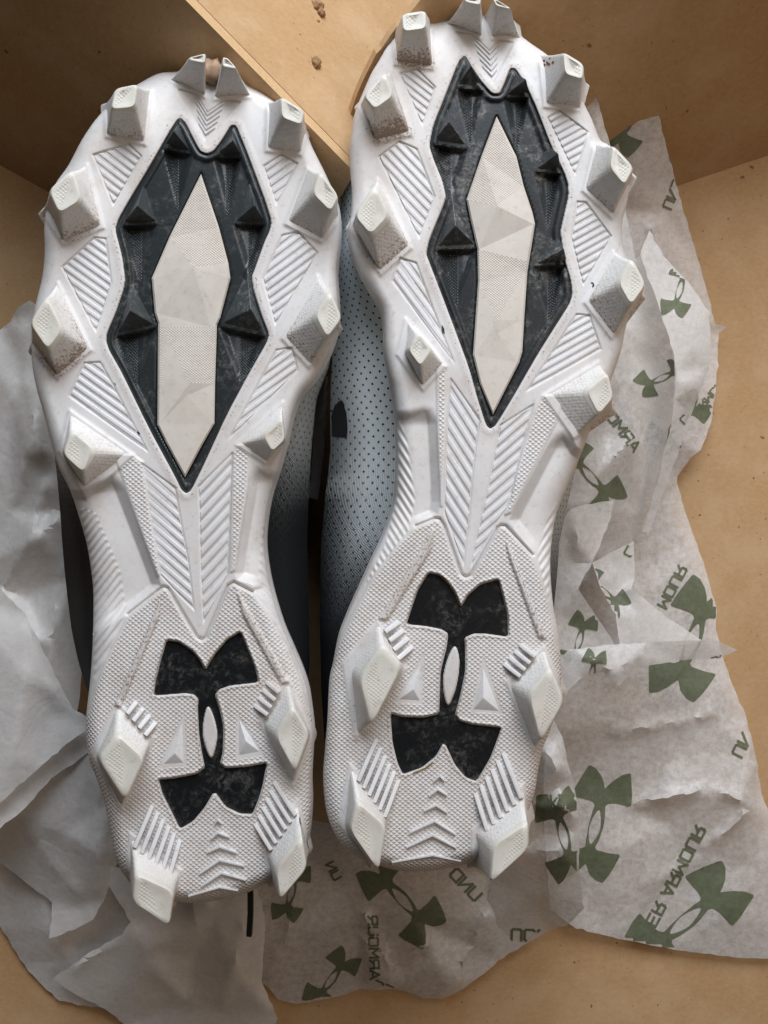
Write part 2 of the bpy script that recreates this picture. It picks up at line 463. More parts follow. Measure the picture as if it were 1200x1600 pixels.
# crumbs of dirt on the lid
def lid_z(u, v):
    n_ = (la - lb).cross(down)
    d = W(u, v, 0) - Vector((0, 0, CAM_H)); o0 = Vector((0, 0, CAM_H))
    return (o0 + d * ((lb - o0).dot(n_) / d.dot(n_))).z
def lump(name, u, v, z, r, mat, label, cat, seed, group=None, parent=None, stretch=(1, 1, 1)):
    bm = bmesh.new(); bmesh.ops.create_icosphere(bm, subdivisions=3, radius=1.0)
    for vt in bm.verts:
        d = vt.co.normalized()
        k = 1 + 0.38 * noise.noise(d * 1.7 + Vector((seed * 3.1, 0, 0))) + 0.2 * noise.noise(d * 5 + Vector((0, seed, 0)))
        vt.co = Vector((d.x * stretch[0], d.y * stretch[1], d.z * stretch[2])) * k * r
    c = W(u, v, z)
    bmesh.ops.translate(bm, verts=bm.verts, vec=c)
    base = Vector((c.x, c.y, c.z - r))
    o = bm_obj(name, bm, mat, parent, base, smooth=R(60)); o.location = base
    return tag(o, label, cat, group)
lump("dirt_crumb", 496, 9, lid_z(496, 9) + .001, 0.0020, M['dirt'], "largest brown dirt crumb at the very top edge of the lid", "crumb", 1, "dirt crumbs on the lid", stretch=(1.2, 1, .8))
lump("dirt_crumb", 502, 20, lid_z(502, 20) + .001, 0.0016, M['dirt'], "round dirt crumb just below the topmost crumb on the lid", "crumb", 2, "dirt crumbs on the lid")
lump("dirt_crumb", 497, 33, lid_z(497, 33), 0.0006, M['dirt'], "tiniest dirt speck on the lid, under two bigger crumbs", "crumb", 3, "dirt crumbs on the lid")
lump("dirt_crumb", 494, 98, lid_z(494, 98) + .001, 0.0019, M['dirt'], "lone dirt crumb lying lowest on the bright lid", "crumb", 4, "dirt crumbs on the lid", stretch=(0.9, 1.3, .9))

# ------------------------------------------------------------------ traced shoe data (photo pixels)
SH = {}
SH['L'] = dict(
 outline=[(335,106),(275,112),(247,115),(220,129),(190,147),(165,170),(147,190),(127,220),(107,258),(85,290),(73,325),(69,360),(70,392),(66,432),(57,470),(50,505),(49,540),(51,575),(58,610),(68,645),(79,687),(92,730),(110,767),(125,812),(136,852),(143,895),(146,932),(145,1000),(141,1062),(135,1115),(135,1145),(139,1185),(151,1217),(162,1249),(170,1287),(180,1339),(196,1370),(222,1395),(279,1409),(314,1410),(367,1401),(402,1388),(440,1368),(468,1342),(481,1310),(486,1260),(485,1217),(487,1175),(489,1145),(487,1122),(481,1080),(471,1048),(457,1015),(440,975),(425,925),(417,887),(413,850),(415,815),(422,775),(435,732),(447,692),(457,650),(469,620),(490,595),(507,567),(522,532),(529,500),(528,460),(526,425),(530,385),(531,350),(526,315),(506,268),(486,228),(475,203),(455,178),(425,154),(408,141),(388,130),(362,113)],
 studs=[ # tip quad, base quad (same order), height, outer corner index, dirt
  dict(t=[(295,90),(322,83),(321,99),(296,94)], b=[(280,112),(323,118),(320,152),(266,127)], h=10, o=None, d=.25),
  dict(t=[(348,89),(356,91),(371,108),(347,104)], b=[(340,118),(385,135),(392,152),(335,156)], h=10, o=None, d=.25),
  dict(t=[(180,138),(215,131),(212,168),(172,172)], b=[(163,165),(236,140),(227,226),(166,214)], h=11, o=0, d=.45),
  dict(t=[(75,297),(113,264),(128,313),(92,335)], b=[(66,332),(136,258),(161,356),(99,382)], h=11, o=0, d=.55),
  dict(t=[(45,505),(72,462),(99,515),(75,549)], b=[(49,545),(90,442),(142,547),(90,592)], h=11, o=0, d=.75),
  dict(t=[(97,710),(111,671),(147,701),(131,741)], b=[(93,705),(109,642),(207,711),(135,778)], h=7, o=0, d=.35),
  dict(t=[(439,184),(438,150),(476,173),(472,196)], b=[(416,236),(418,160),(480,207),(470,242)], h=11, o=2, d=.3),
  dict(t=[(487,302),(500,266),(530,307),(517,332)], b=[(446,350),(480,262),(530,345),(502,378)], h=11, o=2, d=.35),
  dict(t=[(491,492),(516,455),(535,497),(511,530)], b=[(441,529),(496,432),(531,514),(482,573)], h=11, o=2, d=.5),
  dict(t=[(410,681),(441,652),(446,687),(425,707)], b=[(370,695),(441,629),(449,692),(415,724)], h=7, o=2, d=.3),
  dict(t=[(152,1185),(183,1145),(227,1185),(196,1253)], b=[(142,1178),(183,1098),(240,1152),(190,1264)], h=10, o=0, d=.3),
  dict(t=[(429,1150),(457,1102),(484,1147),(461,1209)], b=[(406,1128),(450,1060),(491,1145),(458,1229)], h=10, o=2, d=.3),
  dict(t=[(206,1410),(211,1364),(272,1392),(265,1449)], b=[(199,1360),(203,1302),(283,1360),(268,1418)], h=12, o=0, d=.3),
  dict(t=[(430,1359),(472,1307),(480,1357),(437,1408)], b=[(414,1328),(465,1250),(485,1330),(424,1384)], h=12, o=2, d=.3)],
 insert=[(282,184),(290,192),(305,222),(313,236),(323,240),(333,236),(345,221),(361,195),(369,196),(385,235),(400,275),(415,315),(425,347),(422,361),(414,378),(400,417),(394,433),(397,455),(410,495),(421,523),(417,536),(397,571),(355,648),(317,731),(299,767),(291,772),(283,766),(275,749),(235,675),(190,583),(170,548),(165,533),(167,520),(180,490),(192,455),(195,436),(190,400),(181,366),(180,357),(185,342),(202,312),(232,262),(265,205),(276,188)],
 center=[(314,272),(342,355),(357,412),(360,435),(344,497),(339,508),(336,600),(335,662),(315,697),(289,746),(260,693),(246,664),(247,505),(242,490),(237,435),(265,370)],
 cfac=[((302,417),2.6),((297,598),1.6),((292,618),0.9)],
 cedge=[(255,511,0.6),(329,511,0.6)],
 nubs=[((272,209),(254,232),(301,241),(281,189)),((363,223),(333,246),(378,246),(365,197)),((215,326),(190,353),(248,350),(225,294)),((397,325),(364,350),(416,351),(389,295)),((205,490),(181,526),(246,511),(205,448)),((390,488),(341,509),(416,526),(384,438))],
 panels=[([(144,241),(201,224),(222,244),(177,322)],0.75,11),([(96,417),(147,370),(166,372),(175,442),(156,505),(150,520)],0.72,11.5),([(131,566),(157,565),(177,600),(232,707),(107,619)],0.71,11),
         ([(411,259),(439,241),(466,255),(432,322)],-0.72,11),([(440,367),(466,361),(497,395),(430,509),(410,435)],-0.75,11.5),([(431,546),(457,542),(466,579),(357,687)],-0.72,11),
         ([(220,722),(275,762),(279,790),(295,875),(304,955),(249,897)],0.86,13),([(364,706),(309,760),(311,790),(313,897),(318,975),(356,900)],-1.08,13)],
 toe=([(277,139),(305,144),(324,175),(352,156),(377,159),(320,221)],(320,221),(-0.62,-0.78),(0.55,-0.83)),
 heel_top=[(200,960),(255,917),(262,919),(307,995),(315,1000),(322,996),(357,915),(365,910),(394,925)],
 heel_r=[(425,965),(452,1013),(470,1060),(480,1105),(530,1150),(560,1500)], heel_l=[(60,1500),(100,1150),(138,1110),(148,1075),(165,1032),(184,992)],
 channels=[[(60,740),(120,770),(172,738),(182,730),(248,900),(253,918),(203,957),(120,1010),(60,900)],[(391,722),(403,716),(425,735),(480,740),(480,980),(394,925),(398,915),(366,905),(372,850),(386,770)]],
 rails=[[(180,711),(208,712),(222,722),(250,897),(246,899)],[(370,697),(392,692),(384,770),(366,890),(361,893),(365,706)]],
 strips=[[(250,940),(180,1102),(188,1104),(247,965)],[(372,927),(450,1065),(440,1068),(380,960)]],
 flank=[([(122,790),(150,800),(190,895),(198,955),(168,1025),(146,1075),(142,900)],52,9.5),([(424,770),(408,830),(402,915),(445,1000),(428,930),(414,860)],-50,9.5)],
 emblem=[(260,999),(280,1002),(302,1017),(313,1031),(321,1045),(327,1034),(337,1019),(355,998),(376,986),(390,1020),(400,1045),(405,1067),(360,1072),(343,1078),(337,1086),(345,1112),(350,1137),(349,1175),(345,1193),(352,1199),(385,1197),(418,1191),(412,1225),(405,1250),(395,1273),(375,1272),(352,1261),(335,1238),(320,1263),(302,1284),(281,1296),(265,1263),(253,1240),(247,1217),(273,1215),(308,1208),(319,1199),(314,1173),(310,1144),(308,1106),(309,1092),(303,1086),(290,1084),(239,1088),(242,1065),(250,1032)],
 hole=[(325,1100),(333,1117),(338,1135),(340,1150),(336,1172),(330,1188),(321,1168),(316,1145),(319,1120)],
 tri=[((273,1177),(288,1115),(292,1197),(247,1201)),((384,1158),(371,1115),(413,1180),(370,1187))],
 fins=[(4,(214,1096),(244,1128),(202,1111),(230,1145)),(4,(416,1066),(397,1102),(432,1079),(414,1114)),(6,(238,1259),(281,1313),(212,1320),(266,1364)),(6,(428,1222),(398,1287),(459,1270),(421,1324))],
 chev=[[(335,1288),(340,1282),(346,1287)],[(329,1312),(340,1302),(358,1309)],[(323,1333),(343,1324),(369,1333)],[(312,1366),(343,1345),(381,1354)],[(314,1386),(346,1365),(384,1376)],[(294,1401),(343,1387),(372,1392)]],
 upL=[(90,330),(200,165),(300,100),(400,90),(600,76),(650,80),(700,85),(750,90),(800,94),(850,97),(900,101),(950,106),(1000,112),(1050,122),(1100,136),(1250,185),(1350,220),(1420,320)],
 upR=[(90,330),(200,450),(300,500),(400,518),(450,522),(550,516),(610,494),(700,486),(780,482),(850,480),(950,482),(1050,484),(1150,478),(1300,462),(1420,320)])
SH['R'] = dict(
 outline=[(757,22),(725,23),(695,26),(665,30),(638,33),(622,42),(612,62),(602,77),(592,95),(580,115),(566,147),(555,175),(551,200),(548,225),(549,262),(552,300),(550,333),(545,357),(549,390),(562,425),(580,455),(596,484),(600,512),(601,545),(607,582),(614,612),(619,650),(621,700),(620,745),(616,787),(602,830),(580,877),(557,927),(540,967),(530,995),(522,1037),(516,1065),(513,1125),(509,1175),(506,1217),(510,1265),(520,1297),(537,1323),(560,1340),(600,1355),(630,1361),(665,1361),(702,1356),(740,1346),(785,1322),(815,1290),(828,1260),(836,1235),(841,1202),(848,1170),(860,1140),(872,1100),(877,1060),(876,1030),(872,987),(866,957),(861,912),(860,870),(864,830),(872,795),(888,757),(909,707),(926,662),(943,625),(956,590),(970,550),(977,515),(986,480),(990,450),(984,415),(974,385),(972,350),(980,315),(983,285),(972,250),(953,228),(938,218),(925,187),(912,160),(897,128),(875,102),(850,82),(827,66),(805,48),(785,30)],
 studs=[
  dict(t=[(724,-3),(751,-5),(751,8),(727,3)], b=[(712,22),(754,26),(752,60),(697,39)], h=10, o=None, d=.3),
  dict(t=[(770,-2),(777,0),(801,15),(775,9)], b=[(756,26),(808,38),(812,61),(769,61)], h=10, o=None, d=.35),
  dict(t=[(627,22),(665,16),(667,45),(629,50)], b=[(613,56),(674,30),(676,108),(619,101)], h=11, o=0, d=.85),
  dict(t=[(567,150),(602,111),(616,150),(585,172)], b=[(559,168),(611,112),(642,211),(588,223)], h=11, o=0, d=.95),
  dict(t=[(552,337),(586,287),(609,337),(579,369)], b=[(546,357),(590,281),(642,388),(595,429)], h=11, o=0, d=.55),
  dict(t=[(637,547),(654,519),(676,546),(657,574)], b=[(621,554),(634,499),(696,572),(661,609)], h=7, o=0, d=.35),
  dict(t=[(882,116),(879,80),(912,100),(911,125)], b=[(850,167),(842,86),(916,132),(905,173)], h=11, o=2, d=.35),
  dict(t=[(952,262),(957,225),(991,262),(976,291)], b=[(911,298),(929,224),(990,277),(956,340)], h=11, o=2, d=.45),
  dict(t=[(965,442),(987,402),(1010,445),(986,479)], b=[(914,473),(959,394),(1004,464),(955,528)], h=11, o=2, d=.5),
  dict(t=[(915,611),(950,582),(959,622),(935,650)], b=[(850,618),(935,566),(958,642),(897,684)], h=7, o=2, d=.4),
  dict(t=[(560,1062),(597,1005),(630,1040),(580,1137)], b=[(536,1037),(590,970),(634,1045),(556,1154)], h=11, o=0, d=.45),
  dict(t=[(825,1086),(860,1042),(882,1097),(844,1162)], b=[(791,1065),(850,1010),(881,1082),(834,1172)], h=10, o=2, d=.35),
  dict(t=[(545,1297),(557,1250),(604,1290),(592,1364)], b=[(530,1288),(547,1194),(606,1275),(580,1352)], h=12, o=0, d=.3),
  dict(t=[(770,1320),(825,1285),(826,1327),(765,1382)], b=[(738,1297),(817,1226),(830,1285),(737,1354)], h=12, o=2, d=.25)],
 insert=[(726,86),(737,105),(752,127),(769,146),(780,146),(786,134),(797,106),(805,107),(822,132),(840,172),(860,225),(882,270),(888,288),(889,306),(880,345),(876,363),(882,405),(892,437),(895,460),(890,476),(865,515),(841,553),(802,621),(775,665),(766,671),(759,665),(745,622),(732,575),(712,520),(692,467),(670,410),(665,397),(670,375),(692,322),(696,307),(690,282),(677,250),(671,232),(671,222),(676,198),(695,150),(716,97)],
 center=[(776,182),(807,245),(818,290),(832,332),(836,350),(824,425),(819,500),(816,550),(811,567),(770,648),(750,600),(739,555),(747,440),(746,390),(735,342),(729,312),(752,245)],
 cfac=[((777,322),3.0),((777,500),1.6),((777,520),1.2)],
 cedge=[(746,402,0.6),(823,408,0.8)],
 nubs=[((736,108),(713,137),(756,141),(726,89)),((820,128),(786,153),(828,151),(800,109)),((702,196),(674,225),(731,233),(699,178)),((870,244),(834,268),(877,271),(852,222)),((712,358),(679,391),(747,388),(707,313)),((878,393),(831,416),(886,413),(866,375))],
 panels=[([(624,114),(652,107),(681,136),(660,197)],0.80,11),([(591,244),(624,220),(652,232),(680,307),(655,374)],1.05,11.5),([(612,439),(624,402),(651,410),(671,465),(711,569)],1.32,11),
         ([(855,184),(874,172),(920,206),(899,275)],-0.56,11),([(901,314),(916,315),(956,369),(911,447),(892,372)],-0.56,11),([(900,490),(922,492),(940,546),(822,612)],-0.56,11),
         ([(704,590),(750,655),(744,700),(738,755),(735,800),(726,872),(725,886),(694,800),(697,675)],1.55,13),([(835,630),(781,664),(777,685),(757,785),(742,845),(735,888),(783,808),(798,787),(813,712)],-0.85,13)],
 toe=([(711,49),(737,52),(765,79),(780,62),(804,66),(770,131)],(770,131),(-0.60,-0.80),(0.52,-0.85)),
 heel_top=[(650,822),(680,810),(687,811),(694,822),(720,897),(727,902),(736,899),(777,825),(783,821),(790,822),(832,867)],
 heel_r=[(842,890),(856,930),(866,975),(871,1010),(930,1080),(930,1500)], heel_l=[(430,1500),(480,1080),(526,1010),(548,965),(580,905),(620,850)],
 channels=[[(560,640),(634,640),(664,625),(682,640),(689,780),(684,808),(650,822),(600,880),(540,880)],[(884,662),(905,704),(960,720),(920,900),(842,890),(832,865),(795,815),(799,803),(845,715),(868,672)]],
 rails=[[(683,566),(697,573),(696,650),(690,790),(686,700),(684,640)],[(847,620),(880,617),(868,660),(797,800),(790,803),(815,715),(838,640)]],
 strips=[[(677,827),(592,967),(605,968),(672,860)],[(792,847),(852,997),(842,995),(796,870)]],
 flank=[([(616,625),(638,690),(650,780),(640,830),(600,880),(560,930),(600,850),(620,770)],-58,9.5),([(888,745),(852,815),(838,868),(858,960),(864,880),(868,800)],56,9.5)],
 emblem=[(669,894),(685,897),(700,910),(712,927),(720,947),(730,930),(750,912),(779,904),(787,932),(794,962),(795,996),(760,991),(740,991),(727,997),(728,1012),(728,1050),(720,1087),(712,1116),(717,1125),(737,1131),(783,1136),(780,1150),(767,1185),(745,1222),(727,1215),(710,1195),(694,1161),(682,1182),(660,1200),(629,1211),(620,1192),(612,1160),(609,1114),(630,1119),(662,1120),(685,1115),(686,1087),(687,1050),(697,1010),(699,990),(690,984),(665,979),(634,976),(640,957),(652,922)],
 hole=[(711,1006),(717,1025),(717,1042),(716,1055),(711,1080),(700,1107),(694,1087),(692,1060),(699,1030)],
 tri=[((646,1077),(662,1022),(660,1101),(617,1097)),((755,1090),(755,1025),(736,1112),(786,1116))],
 fins=[(4,(624,972),(645,1010),(606,984),(626,1026)),(4,(812,1007),(787,1037),(832,1023),(809,1054)),(6,(588,1156),(623,1219),(562,1216),(603,1272)),(6,(786,1176),(743,1240),(813,1243),(760,1293))],
 chev=[[(677,1222),(687,1213),(694,1220)],[(670,1245),(684,1234),(698,1243)],[(662,1268),(681,1259),(698,1270)],[(640,1302),(679,1284),(711,1304)],[(635,1325),(676,1306),(712,1325)],[(612,1348),(676,1337),(720,1346)]],
 upL=[(5,760),(60,660),(120,610),(200,560),(216,538),(230,534),(300,531),(400,527),(500,522),(560,518),(610,516),(700,516),(780,508),(850,502),(900,500),(1000,500),(1100,502),(1200,508),(1300,545),(1375,680)],
 upR=[(5,770),(60,790),(150,880),(250,945),(400,960),(500,962),(600,938),(700,906),(750,895),(800,884),(850,874),(900,871),(1000,862),(1150,836),(1300,795),(1375,690)])

# ------------------------------------------------------------------ one cleat
def build_shoe(key, label, black_mat):
    D = SH[key]
    out = catmull(D['outline'], 4)
    cx, cy = out.mean(0); org = W(cx, cy, 0.0)
    root = empty("cleat", org, label, "cleat", "pair of cleats lying sole up")
    vt, vb = out[:, 1].min(), out[:, 1].max()
    insert = chaikin(D['insert'], 1, 0.16); emb = chaikin(D['emblem'], 1, 0.12); hole = chaikin(D['hole'], 2)
    heel = np.array(D['heel_top'] + D['heel_r'] + D['heel_l'])
    heel_n = len(D['heel_top'])
    studb = [np.array(s['b'], float) for s in D['studs']]

    def plate_h(P, d):
        """height of the sole over its plane in mm, plus knurl and dirt masks"""
        t = (P[:, 1] - vt) / (vb - vt)
        w = np.interp(t, [0, .05, .40, .5, .58, .68, .8, 1], [26, 22, 18, 26, 36, 28, 20, 22])
        dr = np.interp(t, [0, .05, .40, .5, .58, .68, .8, 1], [7, 6, 5.0, 6, 6.5, 6, 5.5, 7])
        e = np.clip(d / w, 0, 1)
        h = -dr * (1 - np.sqrt(np.clip(1 - (1 - e) ** 2, 0, 1)))
        tt = np.clip((0.10 - t) / 0.10, 0, 1); h = h - 4.5 * tt ** 2
        kn = np.zeros(len(P)); dirt = np.zeros(len(P))
        # scalloped flank between the forefoot studs
        for c in D['channels']:
            ca = np.array(c, float); vin = (ca[:, 0] - cx) * 1.0
            inner_end = min(ca[:, 1].max(), max(p_[1] for p_ in c if abs(p_[0] - cx) < 0.5 * (vb - vt) * 0.30))
            h = h - 3.1 * np.clip(sd_local(P, chaikin(c, 1, 0.15), 40) / 15, 0, 1) * (0.25 + 0.75 * S((inner_end + 5 - P[:, 1]) / 90)) * S((P[:, 1] - ca[:, 1].min() - 6) / 34)
        for fp, ang, pit in D['flank']:
            q = sd_local(P, fp); a_ = R(ang)
            h = h + 0.30 * S(q / 4) * np.sin(2 * np.pi * (P[:, 0] * math.sin(a_) + P[:, 1] * math.cos(a_)) / pit)
        for c in D['rails']:
            q = sd_local(P, c); h = h + 0.5 * S(q / 4 + 0.9); kn = np.maximum(kn, S(q / 3))
        dh = sd_local(P, heel, 40)
        h = h + 0.7 * S(dh / 3 + 0.5)
        line = np.full(len(P), 1e6)
        tp = np.array(D['heel_top'], float)
        for a, b_ in zip(tp[:-1], tp[1:]):
            ee = b_ - a; tq = np.clip(((P - a) @ ee) / (ee @ ee), 0, 1)
            line = np.minimum(line, np.linalg.norm(P - a - tq[:, None] * ee, axis=1))
        h = h - 1.7 * np.exp(-(line / 2.2) ** 2)
        kn = np.maximum(kn, S(dh / 4 - 0.5))
        for c in D['strips']:
            q = sd_local(P, c); h = h + 1.0 * S(q / 5 + 0.6) * np.where(dh > 0, 1, 0)
            dirt = np.maximum(dirt, 0.45 * np.exp(-np.clip(-q, 0, None) / 9) * (dh > 0)); kn = kn * (1 - S(q / 2 + 0.5))
        di = sd_local(P, insert)
        h = h - 2.2 * S(di / 1.6) - 3.0 * S((di - 6) / 3) + 0.18 * np.exp(-((di + 6) / 4.5) ** 2)
        dirt = np.maximum(dirt, 0.42 * np.exp(-np.abs(di + 5) / 6))
        de = sd_local(P, emb); dho = sd_local(P, hole)
        rec = S(de / 1.8 + 0.5) * (1 - S(dho / 1.5 + 0.5))
        h = h - 1.9 * rec + 0.25 * np.exp(-((de + 2.5) / 2) ** 2)
        kn = kn * (1 - S(de / 2 + 1)); dirt = np.maximum(dirt, 0.45 * np.exp(-np.abs(de + 2) / 4))
        for p, sl, sp in D['panels'] + [(D['toe'][0], 0, 0)]:
            q = sd_local(P, p); h = h - 0.55 * S(q / 2.0 + 0.4)
            dirt = np.maximum(dirt, 0.12 * S(q / 2))
        for s, bq in zip(D['studs'], studb):
            q = sd_local(P, bq); h = h + 0.6 * np.clip(1 + q / 7, 0, 1) ** 2 * (q < 0) + 0.6 * (q >= 0)
            below = np.clip((P[:, 1] - bq[:, 1].mean()) / 30, -0.3, 1)
            dirt = np.maximum(dirt, s['d'] * 0.62 * np.exp(-np.clip(-q, 0, None) / 11) * np.clip(below + 0.15, 0, 1))
            kn = kn * (1 - S(q / 4 + 1.2))
        for a in D['tri']:
            q = sd_local(P, a[1:]); kn = kn * (1 - S(q / 2 + 0.8))
        dirt = np.maximum(dirt, 0.22 * (dh > 0)) + 0.14
        # grime at heel edge
        dirt = np.maximum(dirt, 0.42 * S((t - 0.93) / 0.07))
        h = h + 0.10 * (np.sin(P[:, 0] * 0.031 + P[:, 1] * 0.017) + np.sin(P[:, 1] * 0.041 - P[:, 0] * 0.013))
        return h, kn, dirt

    st = 1.45
    us = np.arange(out[:, 0].min() - 2, out[:, 0].max() + 3, st); vs = np.arange(vt - 2, vb + 3, st)
    U, V = np.meshgrid(us, vs); P = np.stack([U.ravel(), V.ravel()], 1)
    d = sd(P, out)
    idx = np.full(len(P), -1); keep = d > -st * 0.95
    snap = keep & (d < 0.25)
    P[snap] = closest(P[snap], out); d[snap] = 0
    idx[keep] = np.arange(keep.sum())
    Pk = P[keep]; h, kn, dirt = plate_h(Pk, d[keep])
    hg = np.full(len(P), -9.0); hg[keep] = h; hg = hg.reshape(U.shape)
    def HT(u, v):
        i = int(round((v - vs[0]) / st)); j = int(round((u - us[0]) / st))
        if 0 <= i < hg.shape[0] and 0 <= j < hg.shape[1]: return float(hg[i, j])
        return -9.0
    I = idx.reshape(U.shape)
    q = np.stack([I[:-1, :-1], I[1:, :-1], I[1:, 1:], I[:-1, 1:]], -1).reshape(-1, 4)
    q = q[(q >= 0).all(1)]
    vw = WA(Pk[:, 0], Pk[:, 1], Z0 + h * MM)
    # side wall: from the rim down to the welt
    ho, ko, do = plate_h(out, np.zeros(len(out)))
    n0 = len(vw); ring = []
    center = np.array([cx, cy])
    rows = [(0.0, 0.0), (-3.0, 0.5), (-9.0, 0.0), (-13.0, -5.0)]
    nrm = out - offset(out, 1.0) if (ccw(out)[0] == out[0]).all() else (out - offset(out, 1.0)[::-1])
    allv = [vw]; base_xy = WA(out[:, 0], out[:, 1], Z0 + ho * MM)
    nn = np.stack([nrm[:, 0], -nrm[:, 1]], 1); nn /= np.linalg.norm(nn, axis=1)[:, None] + 1e-9
    for dz, ex in rows:
        p = base_xy.copy(); p[:, :2] += nn * ex * MM; p[:, 2] += dz * MM; allv.append(p)
    m = len(out); F = q.tolist()
    for r in range(len(rows) - 1):
        a0 = n0 + r * m; b0 = n0 + (r + 1) * m
        for i in range(m):
            j = (i + 1) % m; F.append([a0 + i, b0 + i, b0 + j, a0 + j])
    VV = np.concatenate(allv); extra = len(VV) - n0
    mesh_obj("sole_plate", VV, F, M['sole'], root, org, smooth=3.14,
             attrs=dict(knurl=np.concatenate([kn, np.zeros(extra)]), dirt=np.concatenate([dirt, np.full(extra, 0.25)])))
    mesh = root.children[-1].data
    # consistent outward normals
    bm = bmesh.new(); bm.from_mesh(mesh); bmesh.ops.recalc_face_normals(bm, faces=bm.faces); bm.to_mesh(mesh); bm.free()
    welt = base_xy[:, 2].mean() - 0.012

    # ---- studs
    for s in D['studs']:
        T = s['t']; Bq = s['b']; hh = s['h']
        heelstud = Bq[0][1] > 900
        Tn = np.array(T, float); Bn = np.array(Bq, float); cb = Bn.mean(0)
        if ((Tn[:, 0] * np.roll(Tn[:, 1], -1) - np.roll(Tn[:, 0], -1) * Tn[:, 1]).sum()) < 0:
            Tn = Tn[::-1]; Bn = Bn[::-1]; oc = None if s['o'] is None else 3 - s['o']
        else: oc = s['o']
        hb = []
        for k in range(4):
            z_ = min(HT(*Bn[k]), 1.0) - 1.4
            hb.append(min(z_, -8.0) if k == oc else z_)
        def rounded(Q, r, n=5):
            o_ = []; wts = []
            for k in range(4):
                p = Q[k]; a = p + (Q[k - 1] - p) * r; c = p + (Q[(k + 1) % 4] - p) * r
                for i in range(n):
                    t_ = i / (n - 1); o_.append((1 - t_) ** 2 * a + 2 * t_ * (1 - t_) * p + t_ ** 2 * c)
                    w_ = np.zeros(4); w_[k] += (1 - t_) ** 2 * (1 - r) + 2 * t_ * (1 - t_) + t_ ** 2 * (1 - r)
                    w_[k - 1] += (1 - t_) ** 2 * r; w_[(k + 1) % 4] += t_ ** 2 * r; wts.append(w_)
            return np.array(o_), np.array(wts)
        rt, rb = (0.26, 0.05) if not heelstud else (0.22, 0.10)
        Rt, wt_ = rounded(Tn, rt); Rb, wb_ = rounded(Bn, rb)
        hbr = wb_ @ np.array(hb); nR = len(Rt); Ct = Tn.mean(0)
        lowside = wb_ @ np.array([1.0 if p[1] > cb[1] - 4 else 0.3 for p in Bn])
        def ring(t_, grow=1.0, dh=0.0):
            p = Rb + (Rt - Rb) * t_; c = p.mean(0); p = c + (p - c) * grow
            h_ = hbr + (hh - hbr) * t_ + dh
            return [W(a[0], a[1], Z0 + z_ * MM) for a, z_ in zip(p, h_)]
        vs2 = []; fs2 = []; dd = []
        prof = [(-0.07, 1.13), (0.0, 1.08), (0.07, 1.035), (0.18, 1.0), (0.5, 0.975), (0.80, 0.99), (0.88, 0.995), (0.93, 0.97)]
        for t_, g_ in prof:
            vs2 += ring(t_, g_); dd += list((0.10 + s['d'] * 1.0) * lowside * max(0, 1 - max(t_, 0)) ** 1.1 + 0.12)
        for r_ in range(len(prof) - 1):
            for i in range(nR):
                j = (i + 1) % nR; fs2.append([r_ * nR + i, (r_ + 1) * nR + i, (r_ + 1) * nR + j, r_ * nR + j])
        fs2.append([(len(prof) - 1) * nR + i for i in range(nR)][::-1])
        so = mesh_obj("stud", vs2, fs2, M['stud'], root, org, smooth=R(38), attrs=dict(dirt=dd)); recalc(so)
        # worn cap: rounded rim, knurled half and a hollow half
        vs3 = []; fs = []; mi = []
        capr = [(0.84, 0.985, 0), (0.90, 1.012, 0), (0.965, 1.0, 0), (1.0, 0.965, 0), (1.0, 0.90, 0.30), (1.0, 0.70, 0.34)]
        for t_, g_, dh_ in capr: vs3 += ring(t_, g_, dh_)
        for r_ in range(len(capr) - 1):
            for i in range(nR):
                j = (i + 1) % nR; fs.append([r_ * nR + i, (r_ + 1) * nR + i, (r_ + 1) * nR + j, r_ * nR + j]); mi.append(0)
        f2 = Ct + (Tn - Ct) * 0.70; ocx = oc if oc is not None else 0
        mid = (f2[(ocx + 1) % 4] + f2[(ocx + 3) % 4]) / 2 + (Ct - f2[ocx]) * 0.12
        vs3.append(W(mid[0], mid[1], Z0 + (hh - 0.75) * MM)); c0 = len(vs3) - 1; L0 = (len(capr) - 1) * nR
        last = Rt.mean(0) + (Rt - Rt.mean(0)) * 0.70
        for i in range(nR):
            j = (i + 1) % nR; pm = (last[i] + last[j]) / 2
            fs.append([L0 + i, c0, L0 + j])
            mi.append(1 if np.linalg.norm(pm - f2[ocx]) < np.linalg.norm(pm - f2[(ocx + 2) % 4]) else 0)
        o = mesh_obj("stud_tip", vs3, fs, None, so, org, smooth=R(30), mats=[M['tip'], M['tip_knurl']], mi=mi,
                     attrs=dict(dirt=np.full(len(vs3), 0.20))); recalc(o)
    # ---- black insert: dense sheet with bevelled rim and shallow facets
    P2 = []
    gu = np.arange(insert[:, 0].min(), insert[:, 0].max(), 2.2); gv = np.arange(insert[:, 1].min(), insert[:, 1].max(), 2.2)
    A, B = np.meshgrid(gu, gv); G = np.stack([A.ravel(), B.ravel()], 1); dI = sd(G, insert)
    cen = np.array(D['center'], float)
    G = G[dI > 1.6]
    rim = resample(insert, 2.2); rim2 = offset(rim, 0.0)
    pts = np.concatenate([rim2, G]); Vt, Ft = cdt(pts, [list(range(len(rim2)))], lambda c: sd(c, insert) > 0)
    dI = sd(Vt, insert); dC = sd(Vt, cen)
    hi = -1.1 + 1.0 * S(dI / 6.0) - 0.9 * S((dI - 9) / 6)
    kn2 = np.zeros(len(Vt))
